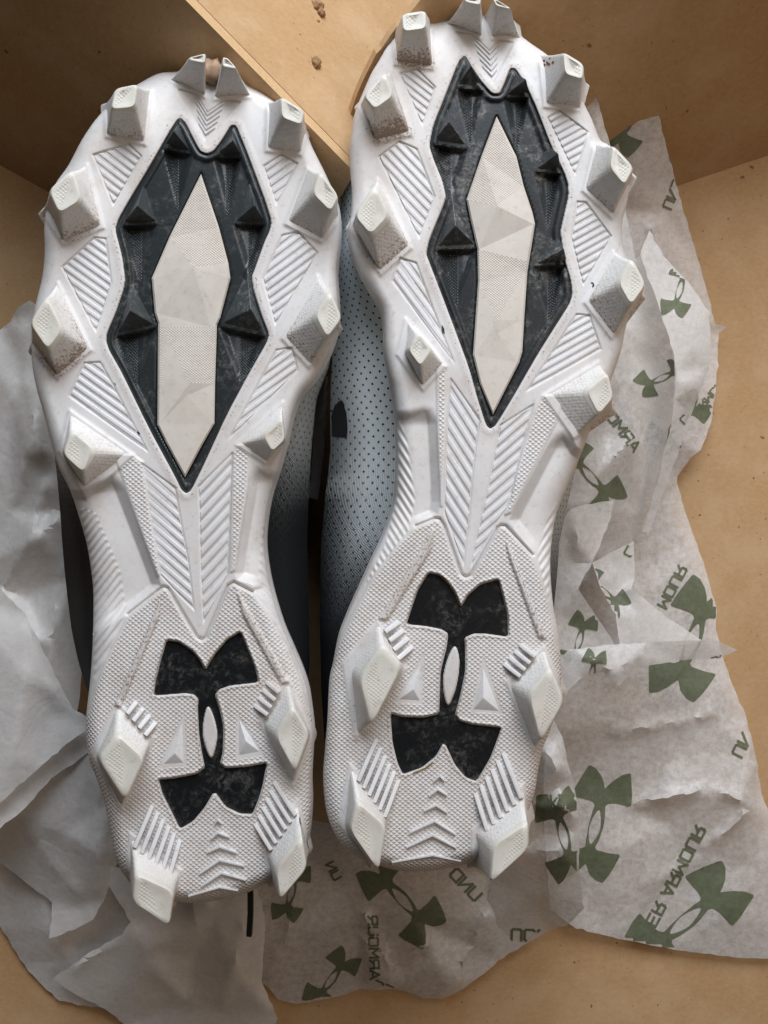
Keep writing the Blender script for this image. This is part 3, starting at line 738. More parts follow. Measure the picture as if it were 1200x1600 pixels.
    for ap, a, b_, c in D['nubs']:
        # floor facet below each nub: shallow knurled valley
        tip = (np.array(a) + np.array(b_)) / 2 + np.array([0, 95.0])
        q = sd_local(Vt, [a, b_, tip]); m_ = (np.array(a) + np.array(b_)) / 2
        al = np.clip((Vt[:, 1] - m_[1] + 6) / 101.0, 0, 1)
        side = (Vt[:, 0] - (m_[0] + (tip[0] - m_[0]) * al)) * (1 if m_[0] > cen[:, 0].mean() else -1)
        hi -= np.clip(q / 9, 0, 1) * (2.3 * (1 - al) + 0.5 + 0.5 * np.clip(side / 10, -1, 1)); kn2 = np.maximum(kn2, S(q / 3) * (side > -2))
    hi = hi - 1.3 * S((dC + 3) / 3)
    mesh_obj("sole_insert", WA(Vt[:, 0], Vt[:, 1], Z0 + hi * MM), Ft[:, ::-1], black_mat, root, org, smooth=R(50), attrs=dict(knurl=kn2))
    ins = root.children[-1]
    fix_up(ins)
    # ---- black nubs
    for ap, a, b_, c in D['nubs']:
        a, b_, c, ap = [np.array(x, float) for x in (a, b_, c, ap)]; cm = (a + b_) / 2
        a = cm + (a - cm) * 1.04; b_ = cm + (b_ - cm) * 1.04; c = cm + (c - cm) * (1.25 if sd(np.array([cm + (c - cm) * 1.3]), insert)[0] > 3 else 0.95); ap = cm + (ap - cm) * 1.18
        pts = [W(a[0], a[1], Z0 - 2.2 * MM), W(b_[0], b_[1], Z0 - 2.2 * MM), W(c[0], c[1], Z0 - 1.6 * MM), W(ap[0], ap[1], Z0 + 4.6 * MM)]
        m_ = ((np.array(a) + np.array(b_)) / 2)
        o = hull_obj("nub", pts, M["nub"] if key == "L" else M["nub_dusty_lit"], root, org, bevel=0.35 * MM, seg=3)
    # ---- faceted centre plate
    cn = ccw(cen); ring_o = resample(cn, 9); ring_i = resample(offset(cn, 2.6), 9)
    facp = [(p[0], p[1], hh) for p, hh in D['cfac']] + list(D['cedge'])
    base_pts = np.array([(p[0], p[1], 0.55) for p in offset(cn, 2.6)] + facp)
    Vc, Fc = cdt(base_pts[:, :2], [list(range(len(cn)))] + [], lambda c: sd(c, offset(cn, 2.55)) > 0)
    hmap = {}
    hc = np.array([base_pts[np.argmin(((base_pts[:, :2] - p) ** 2).sum(1)), 2] for p in Vc])
    nI = len(Vc); vv = [W(p[0], p[1], Z0 + (0.55 + (z - 0.55) * 0.9) * MM) for p, z in zip(Vc, hc)]
    fs = Fc.tolist(); mi = []
    for f in fs:
        c = Vc[f].mean(0); y0 = D['cfac'][0][0][1]; y1 = D['cedge'][0][1]
        mi.append(1 if (c[1] < y0 - 10 or (y1 < c[1] < y1 + 60)) else 0)
    top = offset(cn, 2.6)
    ids = [int(np.argmin(((Vc - p) ** 2).sum(1))) for p in top]
    low = [];
    for p in cn: vv.append(W(p[0], p[1], Z0 - 0.1 * MM)); low.append(len(vv) - 1)
    low2 = []
    for p in cn: vv.append(W(p[0], p[1], Z0 - 3.2 * MM)); low2.append(len(vv) - 1)
    k = len(cn)
    for i in range(k):
        j = (i + 1) % k
        fs.append([ids[i], ids[j], low[j], low[i]]); mi.append(0)
        fs.append([low[i], low[j], low2[j], low2[i]]); mi.append(0)
    o = mesh_obj("centre_plate", vv, fs, None, root, org, smooth=None, mats=[M['plate'], M['plate_knurl']], mi=mi, attrs=dict(dirt=np.full(len(vv), 0.24)))
    fix_up(o)
    # ---- heel emblem
    for ring_in, hz, nm in ((emb, -0.75, "heel_emblem"),):
        e1 = offset(emb, 0.7); e2 = offset(emb, 1.5); h1 = offset(hole, 0.6)
        loops = [resample(e2, 4), resample(h1, 4)]
        gu = np.arange(emb[:, 0].min(), emb[:, 0].max(), 8); gv = np.arange(emb[:, 1].min(), emb[:, 1].max(), 8)
        A, B = np.meshgrid(gu, gv); G = np.stack([A.ravel(), B.ravel()], 1)
        G = G[(sd(G, e2) > 2) & (sd(G, h1) < -2)]
        allp = np.concatenate(loops + [G]); l0 = len(loops[0]); l1 = len(loops[1])
        Ve, Fe = cdt(allp, [list(range(l0)), list(range(l0, l0 + l1))], lambda c: (sd(c, e2) > 0) & (sd(c, h1) < 0))
        vv = [W(p[0], p[1], Z0 + hz * MM) for p in Ve]; fs = Fe.tolist()
        for lp, grow in ((loops[0], resample(e1, 4)), (loops[1], None)):
            a = len(vv)
            o2 = offset(lp, -1.1) if grow is None or len(grow) != len(lp) else grow
            if grow is None: o2 = offset(lp, 1.1)[::1]
            lpc = ccw(lp)
            for p in lpc: vv.append(W(p[0], p[1], Z0 + hz * MM))
            for p in o2: vv.append(W(p[0], p[1], Z0 + (hz - 1.6) * MM))
            k = len(lp)
            for i in range(k):
                j = (i + 1) % k; fs.append([a + i, a + j, a + k + j, a + k + i])
        o = mesh_obj(nm, vv, fs, M['emblem'], root, org, smooth=R(30)); fix_up(o)
    # ---- small pyramids beside the emblem
    for ap, a, b_, c in D['tri']:
        hb = HT(*ap) if True else 0
        pts = [W(p[0], p[1], Z0 - 0.6 * MM + 0.7 * MM) for p in (a, b_, c)] + [W(ap[0], ap[1], Z0 + 2.4 * MM)] + [W(p[0], p[1], Z0 - 0.5 * MM) for p in (a, b_, c)]
        hull_obj("heel_facet", pts, M['rib'], root, org, bevel=0.25 * MM)
    # ---- ribbed panels
    def clip(poly, n_, lo, hi):
        def half(pl_, n1, c):
            o_ = []
            for i in range(len(pl_)):
                a, b2 = pl_[i], pl_[(i + 1) % len(pl_)]
                da, db = a @ n1 - c, b2 @ n1 - c
                if da >= 0: o_.append(a)
                if (da >= 0) != (db >= 0): o_.append(a + (b2 - a) * da / (da - db))
            return o_
        r = half([np.array(p, float) for p in poly], n_, lo)
        if len(r) >= 3: r = half(r, -n_, -hi)
        return r
    for poly, sl, sp in D['panels']:
        pv = ccw(poly); inn = offset(pv, 1.6)
        pb = []
        hl = float(np.median([HT(*p) for p in offset(pv, 5)])) + 0.10
        o = mesh_obj("rib_panel", [W(p[0], p[1], Z0 + (min(HT(*p), hl + 0.3) + 0.06) * MM) for p in offset(pv, 3.0)], [list(range(len(pv)))], M['rib'], root, org,
                     attrs=dict(dirt=np.full(len(pv), 0.2)))
        fix_up(o)
        dirv = np.array([1.0, sl]); dirv /= np.linalg.norm(dirv); nrm_ = np.array([-dirv[1], dirv[0]])
        pr = inn @ nrm_; a0 = pr.min(); kcount = max(2, int(round((pr.max() - a0) / sp))); sp2 = (pr.max() - a0) / kcount
        for i in range(kcount):
            c0 = a0 + i * sp2
            lowp = clip(inn, nrm_, c0 + 0.05 * sp2, c0 + 0.93 * sp2); topp = clip(offset(inn, 1.0), nrm_, c0 + 0.20 * sp2, c0 + 0.55 * sp2)
            if len(lowp) < 3 or len(topp) < 3: continue
            ln = max(np.linalg.norm(np.array(p) - np.array(q_)) for p in lowp for q_ in lowp)
            if ln < 7: continue
            cpt = np.mean(lowp, axis=0)
            pts = [W(p[0], p[1], Z0 + (hl - 0.25) * MM) for p in lowp] + [W(p[0], p[1], Z0 + (hl + 0.46) * MM) for p in topp]
            hull_obj("rib", pts, M['rib'], o, org, bevel=0.16 * MM, seg=2)
    # toe chevrons
    poly, vtip, da, db = D['toe']; pv = ccw(poly)
    o = mesh_obj("toe_panel", [W(p[0], p[1], Z0 + (HT(*p) + 0.05) * MM) for p in offset(pv, 2.5)], [list(range(len(pv)))], M['rib'], root, org, attrs=dict(dirt=np.full(len(pv), .2)))
    fix_up(o)
    vtip = np.array(vtip, float); da = np.array(da); db = np.array(db)
    top = (np.array(poly[2], float))
    pp = [np.array(p, float) for p in poly]
    def hit2(c, d_, a, b_):
        e_ = b_ - a; den = d_[0] * e_[1] - d_[1] * e_[0]; k_ = ((a[0] - c[0]) * e_[1] - (a[1] - c[1]) * e_[0]) / den
        return c + d_ * k_
    for i in range(5):
        c = vtip + (top - vtip) * (0.92 - i * 0.165)
        def arm(d_, a, b):
            e_ = hit2(c, d_, a, b); k_ = ((e_ - c) @ d_) / (d_ @ d_)
            return c + d_ * (min(k_ * .9, 0.95 - 0.1 * i) if k_ > 0.1 else 0.95 - 0.1 * i)
        chevron("toe_rib", [arm(pp[1] - pp[2], pp[0], pp[5]), c, arm(pp[3] - pp[2], pp[4], pp[5])], 3.4, lambda u, v: HT(u, v) - 0.15, 0.85, M['rib'], o, org)
    # heel chevrons
    for k, ch in enumerate(D['chev']):
        p = [np.array(a, float) for a in ch]
        chevron("heel_chevron", p, 4.2, lambda u, v: HT(u, v) - 0.5, 1.9, M['rib'], root, org)
    # fins beside the heel studs
    for cnt, a0, a1, b0, b1 in D['fins']:
        a0, a1, b0, b1 = [np.array(x, float) for x in (a0, a1, b0, b1)]
        for i in range(cnt):
            t = (i + 0.0) / (cnt - 1)
            A_ = a0 + (a1 - a0) * t; B_ = b0 + (b1 - b0) * t
            d_ = (B_ - A_) / np.linalg.norm(B_ - A_); n_ = np.array([-d_[1], d_[0]])
            pitch = np.linalg.norm((b1 - b0) / (cnt - 1)); hw = pitch * 0.30
            B_ = B_ + d_ * 5
            pts = []
            for p, htop in ((A_, 1.2), (B_, 4.6)):
                for s_ in (-1, 1):
                    pts.append(W(*(p + n_ * s_ * hw * 1.15), Z0 - 0.8 * MM)); pts.append(W(*(p + n_ * s_ * hw * 0.72), Z0 + htop * MM))
            hull_obj("heel_fin", pts, M['rib'], root, org, bevel=0.2 * MM)
    # ---- upper: lofted skin hanging under the sole
    vsec = np.linspace(vt + 10, vb - 10, 80); K = []
    ol = out
    def span(v):
        xs = []
        for a, b_ in zip(ol, np.roll(ol, -1, axis=0)):
            if (a[1] > v) != (b_[1] > v): xs.append(a[0] + (b_[0] - a[0]) * (v - a[1]) / (b_[1] - a[1]))
        return (min(xs), max(xs)) if len(xs) >= 2 else None
    secs = []
    ul = np.array(D['upL'], float); ur = np.array(D['upR'], float)
    for v in vsec:
        sp_ = span(v)
        if sp_ is None: continue
        xl, xr = sp_
        sl_ = float(np.interp(v, ul[:, 0], ul[:, 1])); sr_ = float(np.interp(v, ur[:, 0], ur[:, 1]))
        t = (v - vt) / (vb - vt)
        zt_ = Z0 - (0.018 + 0.004 * (t < 0.1)); zb = 0.004 if t > 0.45 else 0.004 + 0.030 * (1 - t / 0.45)
        zm = Z0 - 0.036
        eL = W(xl + 8, v, zt_ + 0.006); eR = W(xr - 8, v, zt_ + 0.006); mL = W(sl_, v, zm); mR = W(sr_, v, zm)
        wy = eL.y
        lo = W(sl_, v, zm); ro = W(sr_, v, zm)
        wid = ro.x - lo.x; row = []
        prof_l = [(eL.x, zt_ + 0.006), (eL.x, zt_), (eL.x * .55 + lo.x * .45, zt_ * .6 + zm * .4), (lo.x, zm), (lo.x + wid * .02, zm * .7 + zb * .3), (lo.x + wid * .10, zm * .4 + zb * .6), (lo.x + wid * .22, zm * .15 + zb * .85), (lo.x + wid * .36, zb)]
        prof_r = [(eR.x, zt_ + 0.006), (eR.x, zt_), (eR.x * .55 + ro.x * .45, zt_ * .6 + zm * .4), (ro.x, zm), (ro.x - wid * .02, zm * .7 + zb * .3), (ro.x - wid * .10, zm * .4 + zb * .6), (ro.x - wid * .22, zm * .15 + zb * .85), (ro.x - wid * .36, zb)]
        row = [Vector((x, wy, z)) for x, z in prof_l] + [Vector((x, wy, z)) for x, z in prof_r[::-1]]
        secs.append((t, row))
    vv = []; uv = []; fade = []
    for t, row in secs:
        g = 0.0; prev = None
        half_ = len(row) // 2
        lens = [0.0]
        for a, b_ in zip(row[:-1], row[1:]): lens.append(lens[-1] + (b_ - a).length)
        for i, p in enumerate(row):
            vv.append(p); uv.append((p.y / MM, lens[i] / MM if i < half_ else (lens[-1] - lens[i]) / MM + 400))
            dist_ = min(lens[i], lens[-1] - lens[i])
            f_ = (np.interp(t, [.30, .38, .46, .53, .60], [0.12, 0.42, 0.66, 0.90, 1.0]) if key == 'L' else np.interp(t, [.22, .42, .52, .60, .68, .76], [0.05, 0.15, 0.36, 0.60, 0.86, 1.0])) + 0.65 * max(0, min(1, (dist_ - 0.027) / 0.025)) * (t > .36)  # knit pattern fade; last term paints in the gap's shade further down
            fade.append(min(1.0, f_))
    k = len(secs[0][1]); fs = []
    for r in range(len(secs) - 1):
        for i in range(k - 1):
            fs.append([r * k + i, r * k + i + 1, (r + 1) * k + i + 1, (r + 1) * k + i])
    fs.append(list(range(k))); fs.append(list(range((len(secs) - 1) * k, len(secs) * k))[::-1])
    o = mesh_obj("upper", vv, fs, M['knit'], root, org, smooth=R(60), attrs=dict(fade=fade), uv=uv)
    return root, org, o

def recalc(o):
    bm = bmesh.new(); bm.from_mesh(o.data); bmesh.ops.recalc_face_normals(bm, faces=bm.faces); bm.to_mesh(o.data); bm.free()

def fix_up(o):
    """turn faces so that flat tops look up"""
    bm = bmesh.new(); bm.from_mesh(o.data)
    for f in bm.faces:
        f.normal_update()
        if f.normal.z < 0: f.normal_flip()
    bm.to_mesh(o.data); bm.free()

def chevron(name, pts, hw, hfun, rise, mat, parent, org):
    """bent bar with a sloping back: left end, apex, right end"""
    a, b, c = [np.array(p, float) for p in pts]
    bm = bmesh.new()
    secs = []
    for p, n_ in ((a, np.array([0, 1.0])), (b, np.array([0, 1.0])), (c, np.array([0, 1.0]))):
        end = 0 if p is b else 1
        h = hfun(p[0], p[1]); w_ = hw * (1.0 if not end else 0.8)
        prof = [(-w_, 0), (-w_ * 0.45, rise * (0.75 if end else 1)), (w_ * 0.15, rise * (0.75 if end else 1)), (w_ * 1.2, 0), (0, -0.8)]
        secs.append([bm.verts.new(W(p[0], p[1] + o_, Z0 + (h + z_) * MM)) for o_, z_ in prof])
    for s0, s1 in zip(secs[:-1], secs[1:]):
        for i in range(5):
            j = (i + 1) % 5; bm.faces.new([s0[i], s0[j], s1[j], s1[i]])
    bm.faces.new(secs[0]); bm.faces.new(secs[-1][::-1])
    bmesh.ops.bevel(bm, geom=[e for e in bm.edges if e.is_manifold and e.calc_face_angle(0) > R(25)], offset=0.12 * MM, segments=2, affect='EDGES', clamp_overlap=True)
    return bm_obj(name, bm, mat, parent, org, smooth=R(40))

left, orgL, upL = build_shoe('L', "left cleat of the pair, white sole up, a tan clod wedged between its toe studs", M['black'])
right, orgR, upR = build_shoe('R', "right cleat of the pair, sole up, with a dusty scuffed black insert", M['black_dusty'])
lump("dirt_clod", 333, 113, Z0 - 0.001, 0.0036, M['clod'], "tan clod of dirt wedged between the toe studs of the left cleat", "dirt clod", 7, stretch=(0.9, 1.25, 0.9))

# reddish mud stain on a stud of the right cleat
# ------------------------------------------------------------------ sight-line projection of flat print onto a built surface
CAMP = Vector((0, 0, CAM_H))
def world_bvh(o):
    mw = o.matrix_world if o.parent is None else (o.parent.matrix_world @ o.matrix_basis)
    loc = Vector(o.location)
    p = o.parent
    while p is not None: loc = loc + Vector(p.location); p = p.parent
    vs = [v.co + loc for v in o.data.vertices]
    return BVHTree.FromPolygons(vs, [list(f.vertices) for f in o.data.polygons])

def lay_on(bvh, poly, name, mat, parent, org, lift=0.0003, holes=(), step=6):
    poly = resample(ccw(poly), step); pts = [poly]; loops = [list(range(len(poly)))]; c0 = len(poly)
    hs = [resample(h_, step) for h_ in holes]
    for h_ in hs:
        loops.append(list(range(c0, c0 + len(h_)))); c0 += len(h_); pts.append(h_)
    A, B = np.meshgrid(np.arange(poly[:, 0].min(), poly[:, 0].max(), step), np.arange(poly[:, 1].min(), poly[:, 1].max(), step))
    G = np.stack([A.ravel(), B.ravel()], 1)
    if len(G):
        mk = sd(G, poly) > 1.5
        for h_ in hs: mk &= sd(G, h_) < -1.5
        pts.append(G[mk])
    allp = np.concatenate(pts)
    def kp(c):
        k = sd(c, poly) > 0
        for h_ in hs: k &= sd(c, h_) < 0
        return k
    V, F = cdt(allp, loops, kp)
    if not len(F): return None
    out_ = []; ok = []
    for p in V:
        d = (W(p[0], p[1], 0.0) - CAMP).normalized()
        hit = bvh.ray_cast(CAMP, d)
        if hit[0] is None: out_.append((0, 0, 0)); ok.append(False)
        else: out_.append(tuple(hit[0] - d * lift)); ok.append(True)
    ok = np.array(ok); F = F[ok[F].all(1)]
    if not len(F): return None
    used = np.unique(F); remap = np.full(len(V), -1); remap[used] = np.arange(len(used))
    o = mesh_obj(name, np.array(out_)[used], remap[F], mat, parent, org, smooth=3.14)
    fix_up(o)
    return o

lay_on(world_bvh(upR), [(512,682),(542,684),(543,667),(541,645),(535,625),(529,627),(521,638),(515,660)], "side_emblem", M['logo_black'], right, orgR, 0.0004)
# mud stain on the upper right stud of the right cleat, nicks and dried glue on the soles
M['mud'] = plain('reddish_mud', (0.20, 0.085, 0.045), 0.9)
def kids(r, nm): return [c for c in r.children if c.name.split('.')[0] == nm]
st_g = kids(right, 'stud')[6]; bst = world_bvh(st_g); rr = random.Random(5)
for k in range(16):
    c = (852 + rr.gauss(0, 4.2) , 100 + rr.gauss(0, 4.8)); c = (c[0] + (100 - c[1]) * 0.5, c[1])
    q = [(c[0] + math.cos(a) * rr.uniform(.7, 2.4), c[1] + math.sin(a) * rr.uniform(.7, 2.6)) for a in np.linspace(0, 5.6, 7)]
    lay_on(bst, q, "mud_fleck", M['mud'], st_g, orgR, 0.00025, step=2)
for rt_, og_, polys in ((right, orgR, [[(690, 507), (694, 513), (695, 522), (691, 519)], [(923, 441), (927, 441), (929, 446), (926, 449), (925, 447), (927, 445)]]), (left, orgL, [[(215, 673), (219, 677), (218, 679), (214, 676)], [(178, 597), (181, 600), (180, 602)]])):
    bpl = world_bvh(kids(rt_, 'sole_plate')[0])
    for q in polys: lay_on(bpl, q, "nick", M['logo_black'], rt_, og_, 0.0002, step=2)
M['glue'] = plain('amber_glue', (0.30, 0.17, 0.06), 0.4)
bpl = world_bvh(kids(right, 'sole_plate')[0])
for q in ([(690, 898), (703, 909), (713, 925), (721, 945), (717, 947), (709, 929), (700, 914), (688, 901)], [(636, 974), (640, 962), (643, 963), (639, 976)], [(645, 1207), (665, 1199), (676, 1190), (677, 1192), (666, 1201), (646, 1209)]):
    lay_on(bpl, q, "glue_line", M['glue'], right, orgR, 0.0002, step=3)
# pale strip glimpsed in the gap
def ribbon(name, pts, hw, th, mat, parent, org):
    bm = bmesh.new(); secs = []
    for i, p in enumerate(pts):
        p = Vector(p); a = Vector(pts[max(0, i - 1)]); b = Vector(pts[min(len(pts) - 1, i + 1)])
        t = (b - a).normalized(); s = t.cross(Vector((0, 0, 1))).normalized(); up = s.cross(t)
        secs.append([bm.verts.new(p + s * hw * cx_ + up * th * cz_) for cx_, cz_ in ((-1, -.5), (-.8, .5), (.8, .5), (1, -.5), (.7, -1), (-.7, -1))])
    for s0, s1 in zip(secs[:-1], secs[1:]):
        for i in range(6):
            j = (i + 1) % 6; bm.faces.new([s0[i], s0[j], s1[j], s1[i]])
    bm.faces.new(secs[0]); bm.faces.new(secs[-1][::-1])
    return bm_obj(name, bm, mat, parent, org, smooth=R(50))
o_ = ribbon("lace", [W(390, 1380, .055), W(391, 1400, .058), W(391, 1430, .056), W(389, 1462, .052)], 0.0012, 0.0012, M['lace'], left, orgL)

# ------------------------------------------------------------------ tissue paper
def idw(P, C, z, p=2.2):
    d = np.linalg.norm(P[:, None, :] - C[None], axis=2) + 1e-3
    w = d ** -p
    return (w * z).sum(1) / w.sum(1)

def sheet(name, outline, inner, amp, cell, seed, mat, label, cat="tissue paper", group=None, fine=0.3, folds=()):
    rg = np.random.default_rng(seed)
    O = np.array(outline, float); Cn = np.array(list(outline) + list(inner), float)
    lo, hi = O[:, :2].min(0), O[:, :2].max(0)
    n = int((hi - lo).prod() / cell ** 2 * 1.3) + 4
    Rp = rg.uniform(lo, hi, (n, 2)); Rp = Rp[sd(Rp, O[:, :2]) > cell * 0.35]
    kp = []
    for p in Rp:
        if all(np.hypot(*(p - q)) > cell * 0.55 for q in kp) and all(np.hypot(*(p - q)) > cell * 0.45 for q in np.array(inner)[:, :2] if len(inner)) : kp.append(p)
    Rp = np.array(kp).reshape(-1, 2)
    zr = idw(Rp, Cn[:, :2], Cn[:, 2]) + amp * rg.normal(size=len(Rp)) if len(Rp) else np.zeros(0)
    cp = np.concatenate([Cn[:, :2], Rp]); cz = np.concatenate([Cn[:, 2], zr])
    Vc, Fc = cdt(cp, [list(range(len(O)))], lambda c: sd(c, O[:, :2]) > -1)
    zc = np.array([cz[np.argmin(((cp - p) ** 2).sum(1))] for p in Vc])
    bv = BVHTree.FromPolygons([Vector((p[0], p[1], z)) for p, z in zip(Vc, zc)], Fc.tolist())
    edge = resample(O, 9)[:, :3]
    eo = edge.copy(); eo[:, :2] += rg.normal(scale=0.7, size=(len(edge), 2))
    fs_ = 8.0
    A, B = np.meshgrid(np.arange(lo[0], hi[0], fs_), np.arange(lo[1], hi[1], fs_))
    G = np.stack([A.ravel(), B.ravel()], 1); G += rg.uniform(-2.5, 2.5, G.shape)
    G = G[sd(G, eo[:, :2]) > 4]
    zz = []
    for p in G:
        h_ = bv.ray_cast(Vector((p[0], p[1], 500)), Vector((0, 0, -1)))
        z_ = h_[0].z if h_[0] is not None else float(idw(p[None], Cn[:, :2], Cn[:, 2])[0])
        q = Vector((p[0] * .02, p[1] * .02, seed))
        z_ += fine * (noise.noise(q * 1.0) * 1.2 + abs(noise.noise(q * 2.3)) * 1.0 + noise.noise(q * 5) * 0.35)
        zz.append(z_)
    zz = np.array(zz)
    for (x0, y0), (x1, y1), wd_, ht in folds:
        e_ = np.array([x1 - x0, y1 - y0], float); L_ = np.linalg.norm(e_); e_ /= L_; rel = G - np.array([x0, y0])
        along = rel @ e_; dist_ = rel @ np.array([-e_[1], e_[0]]) + 3 * np.sin(along * 0.03 + x0)
        zz += ht * np.exp(-np.abs(dist_) / wd_) * S(along / 25 + .2) * S((L_ - along) / 25 + .2)
    allp = np.concatenate([eo[:, :2], G]); allz = np.concatenate([eo[:, 2], zz])
    V, F = cdt(allp, [list(range(len(eo)))], lambda c: sd(c, eo[:, :2]) > 0)
    z = allz[[int(np.argmin(((allp - p) ** 2).sum(1))) for p in V]]
    z = np.maximum(z, 0.8)
    vw = WA(V[:, 0], V[:, 1], z * MM)
    org = Vector((float(vw[:, 0].mean()), float(vw[:, 1].mean()), float(vw[:, 2].min())))
    o = mesh_obj(name, vw, F, mat, None, org, smooth=R(42)); o.location = org
    fix_up(o)
    tag(o, label, cat, group)
    return o, org

# emblem and lettering printed on the sheets
EMB = ccw(chaikin(SH['L']['emblem'], 1, 0.12)); HOL = chaikin(SH['L']['hole'], 2)
EC = np.array([327.0, 1141.0])
def emblem_polys(c, length, ang, narrow=0.92):
    """outline and hole, long axis pointing along ang (degrees, photo sense: 0 = right, 90 = up)"""
    a = R(ang); ax = np.array([math.cos(a), -math.sin(a)]); px = np.array([-ax[1], ax[0]])
    k = length / 308.0
    f = lambda P: np.array(c) + ((P[:, 0:1] - EC[0]) * px * narrow + (EC[1] - P[:, 1:2]) * ax) * k
    ho = (HOL - HOL.mean(0)) * np.array([1.35, 1.12]) + HOL.mean(0)
    return f(EMB), f(ho)

GL = {'U': [[(0,1),(0,.12),(.12,0),(.68,0),(.8,.12),(.8,1)]], 'N': [[(0,0),(0,1),(.8,0),(.8,1)]],
      'D': [[(0,0),(0,1),(.65,1),(.8,.82),(.8,.18),(.65,0),(0,0)]], 'E': [[(.75,1),(0,1),(0,0),(.75,0)],[(0,.5),(.62,.5)]],
      'R': [[(0,0),(0,1),(.7,1),(.8,.88),(.8,.55),(.7,.45),(.05,.45)],[(.42,.45),(.8,0)]], 'A': [[(0,0),(.42,1),(.84,0)],[(.2,.28),(.62,.28)]],
      'M': [[(0,0),(0,1),(.45,.35),(.9,1),(.9,0)]], 'O': [[(.12,0),(0,.12),(0,.88),(.12,1),(.68,1),(.8,.88),(.8,.12),(.68,0),(.12,0)]]}
def stroke_quads(poly, t):
    qs = []
    for a, b in zip(poly[:-1], poly[1:]):
        a = np.array(a, float); b = np.array(b, float); d = (b - a) / (np.linalg.norm(b - a) + 1e-9); n_ = np.array([-d[1], d[0]])
        a = a - d * t * .42; b = b + d * t * .42
        qs.append(np.array([a + n_ * t / 2, b + n_ * t / 2, b - n_ * t / 2, a - n_ * t / 2]))
    return qs
def text_on(bvh, word, start, ang, size, parent, org, mirror=True, track=1.12):
    """one mesh per word; letters run from start along ang, mirrored as the sheet shows its back"""
    a = R(ang); ax = np.array([math.cos(a), -math.sin(a)]); up = np.array([ax[1], -ax[0]])
    up = np.array([-math.sin(a), -math.cos(a)])
    if mirror: up = -up
    x = 0.0; vs = []; fs = []; lift = 0.00032
    for ch in word:
        if ch == ' ': x += 0.55; continue
        for st_ in GL[ch]:
            for q in stroke_quads(st_, 0.21):
                pts = []
                sub = [q[0], (q[0] + q[1]) / 2, q[1], q[2], (q[2] + q[3]) / 2, q[3]]
                for p in sub:
                    px = np.array(start) + (ax * (x + p[0]) * 1.12 + up * p[1]) * size
                    d = (W(px[0], px[1], 0) - CAMP).normalized(); h_ = bvh.ray_cast(CAMP, d)
                    if h_[0] is None: pts = None; break
                    pts.append(h_[0] - d * lift)
                lift += 0.000002
                if pts is None: continue
                b0 = len(vs); vs += pts; fs += [[b0, b0 + 1, b0 + 4, b0 + 5], [b0 + 1, b0 + 2, b0 + 3, b0 + 4]]
        x += (1.0 if ch != 'M' else 1.1) * track * 0.95
    if not vs: return None
    o = mesh_obj("printed_word", np.array([tuple(v) for v in vs]), fs, M['ink'], parent, org); fix_up(o)
    return o
def prints(o, org, embs=(), words=()):
    bv = world_bvh(o)
    for c, l, a in embs:
        p, h_ = emblem_polys(c, l, a)
        lay_on(bv, p, "printed_emblem", M['ink'], o, org * 0 + org, 0.0003, holes=[h_], step=5)
    for w_, s_, a, sz in words: text_on(bv, w_, s_, a, sz, o, org)

GP = "printed tissue sheets on the right"
# large printed sheet lying on the floor at right
o, g = sheet("printed_tissue_sheet", [(905,240,16),(942,172,34),(1002,121,44),(1019,141,40),(1056,287,18),(1095,420,9),(1118,506,5),(1134,511,4),(1123,520,3),(1121,572,4),(1118,610,5),(1110,662,4),(1095,703,8),(1072,724,6),(1058,744,4),(1061,765,3),(1070,800,3),(1083,834,3),(1099,878,3),(1119,945,3),(1119,983,3),(1130,1030,3),(1152,1087,3),(1168,1128,3),(1181,1179,3),(1190,1243,4),(1203,1275,5),(1240,1350,6),(1260,1440,4),(1240,1496,2),(1200,1497,2),(1167,1498,2),(1100,1490,2),(1050,1483,2),(967,1467,3),(900,1450,4),(860,1420,5),(850,1300,8),(850,1150,12),(855,1000,14),(880,820,14),(910,650,14),(930,480,14),(915,330,16)],
    [(1040,1240,9),(985,1260,4),(1160,1250,11),(1180,1180,7),(1060,1180,5),(1090,1350,3),(950,1330,8),(1140,1420,6),(1000,1120,8),(1110,1110,6),(1060,900,6),(1060,600,8),(1020,400,14),(1030,330,14),(960,280,24)],
    1.3, 95, 11, M['tissue_print'], "large printed tissue sheet lying flat on the cardboard right of the right cleat", group=GP, folds=[((975,1265),(1110,1228),7,3),((1110,1228),(1180,1255),6,3),((1175,1260),(1090,1330),6,3),((950,1150),(1130,1110),9,2.5),((1000,1390),(1110,1330),8,2),((1040,420),(1010,340),7,2.5)])
prints(o, g, [((1073,1437),215,36),((930,1290),190,72),((1082,1000),205,66),((984,185),130,62),((1060,660),120,40)],
       [("DER ARMOUR", (1000,1458), 62.5, 17), ("UND", (1144,1176), 63, 17), ("MOUR", (1028,944), 62, 15), ("UND", (1036,322), 68, 14), ("ARMOUR", (1085,640), 50, 10)])
# grey folds next to the shoe
o, g = sheet("printed_tissue_sheet", [(965,420,34),(1000,400,36),(1026,466,34),(1052,548,30),(1060,600,26),(1040,700,24),(1012,800,20),(985,850,20),(960,890,20),(905,910,24),(868,900,34),(872,790,42),(905,700,46),(945,600,44),(975,520,38)],
    [(1000,560,33),(950,680,36),(985,690,40),(935,740,43),(1010,690,28),(955,800,34),(905,850,36),(915,790,43),(975,600,38)], 0.5, 90, 21, M['tissue_print'], "grey shaded tissue fold standing beside the waist of the right cleat", group=GP, fine=0.15)
prints(o, g, [((924,745),130,-52),((1035,590),90,20)], [("ARMOUR", (990,706), 128, 15)])
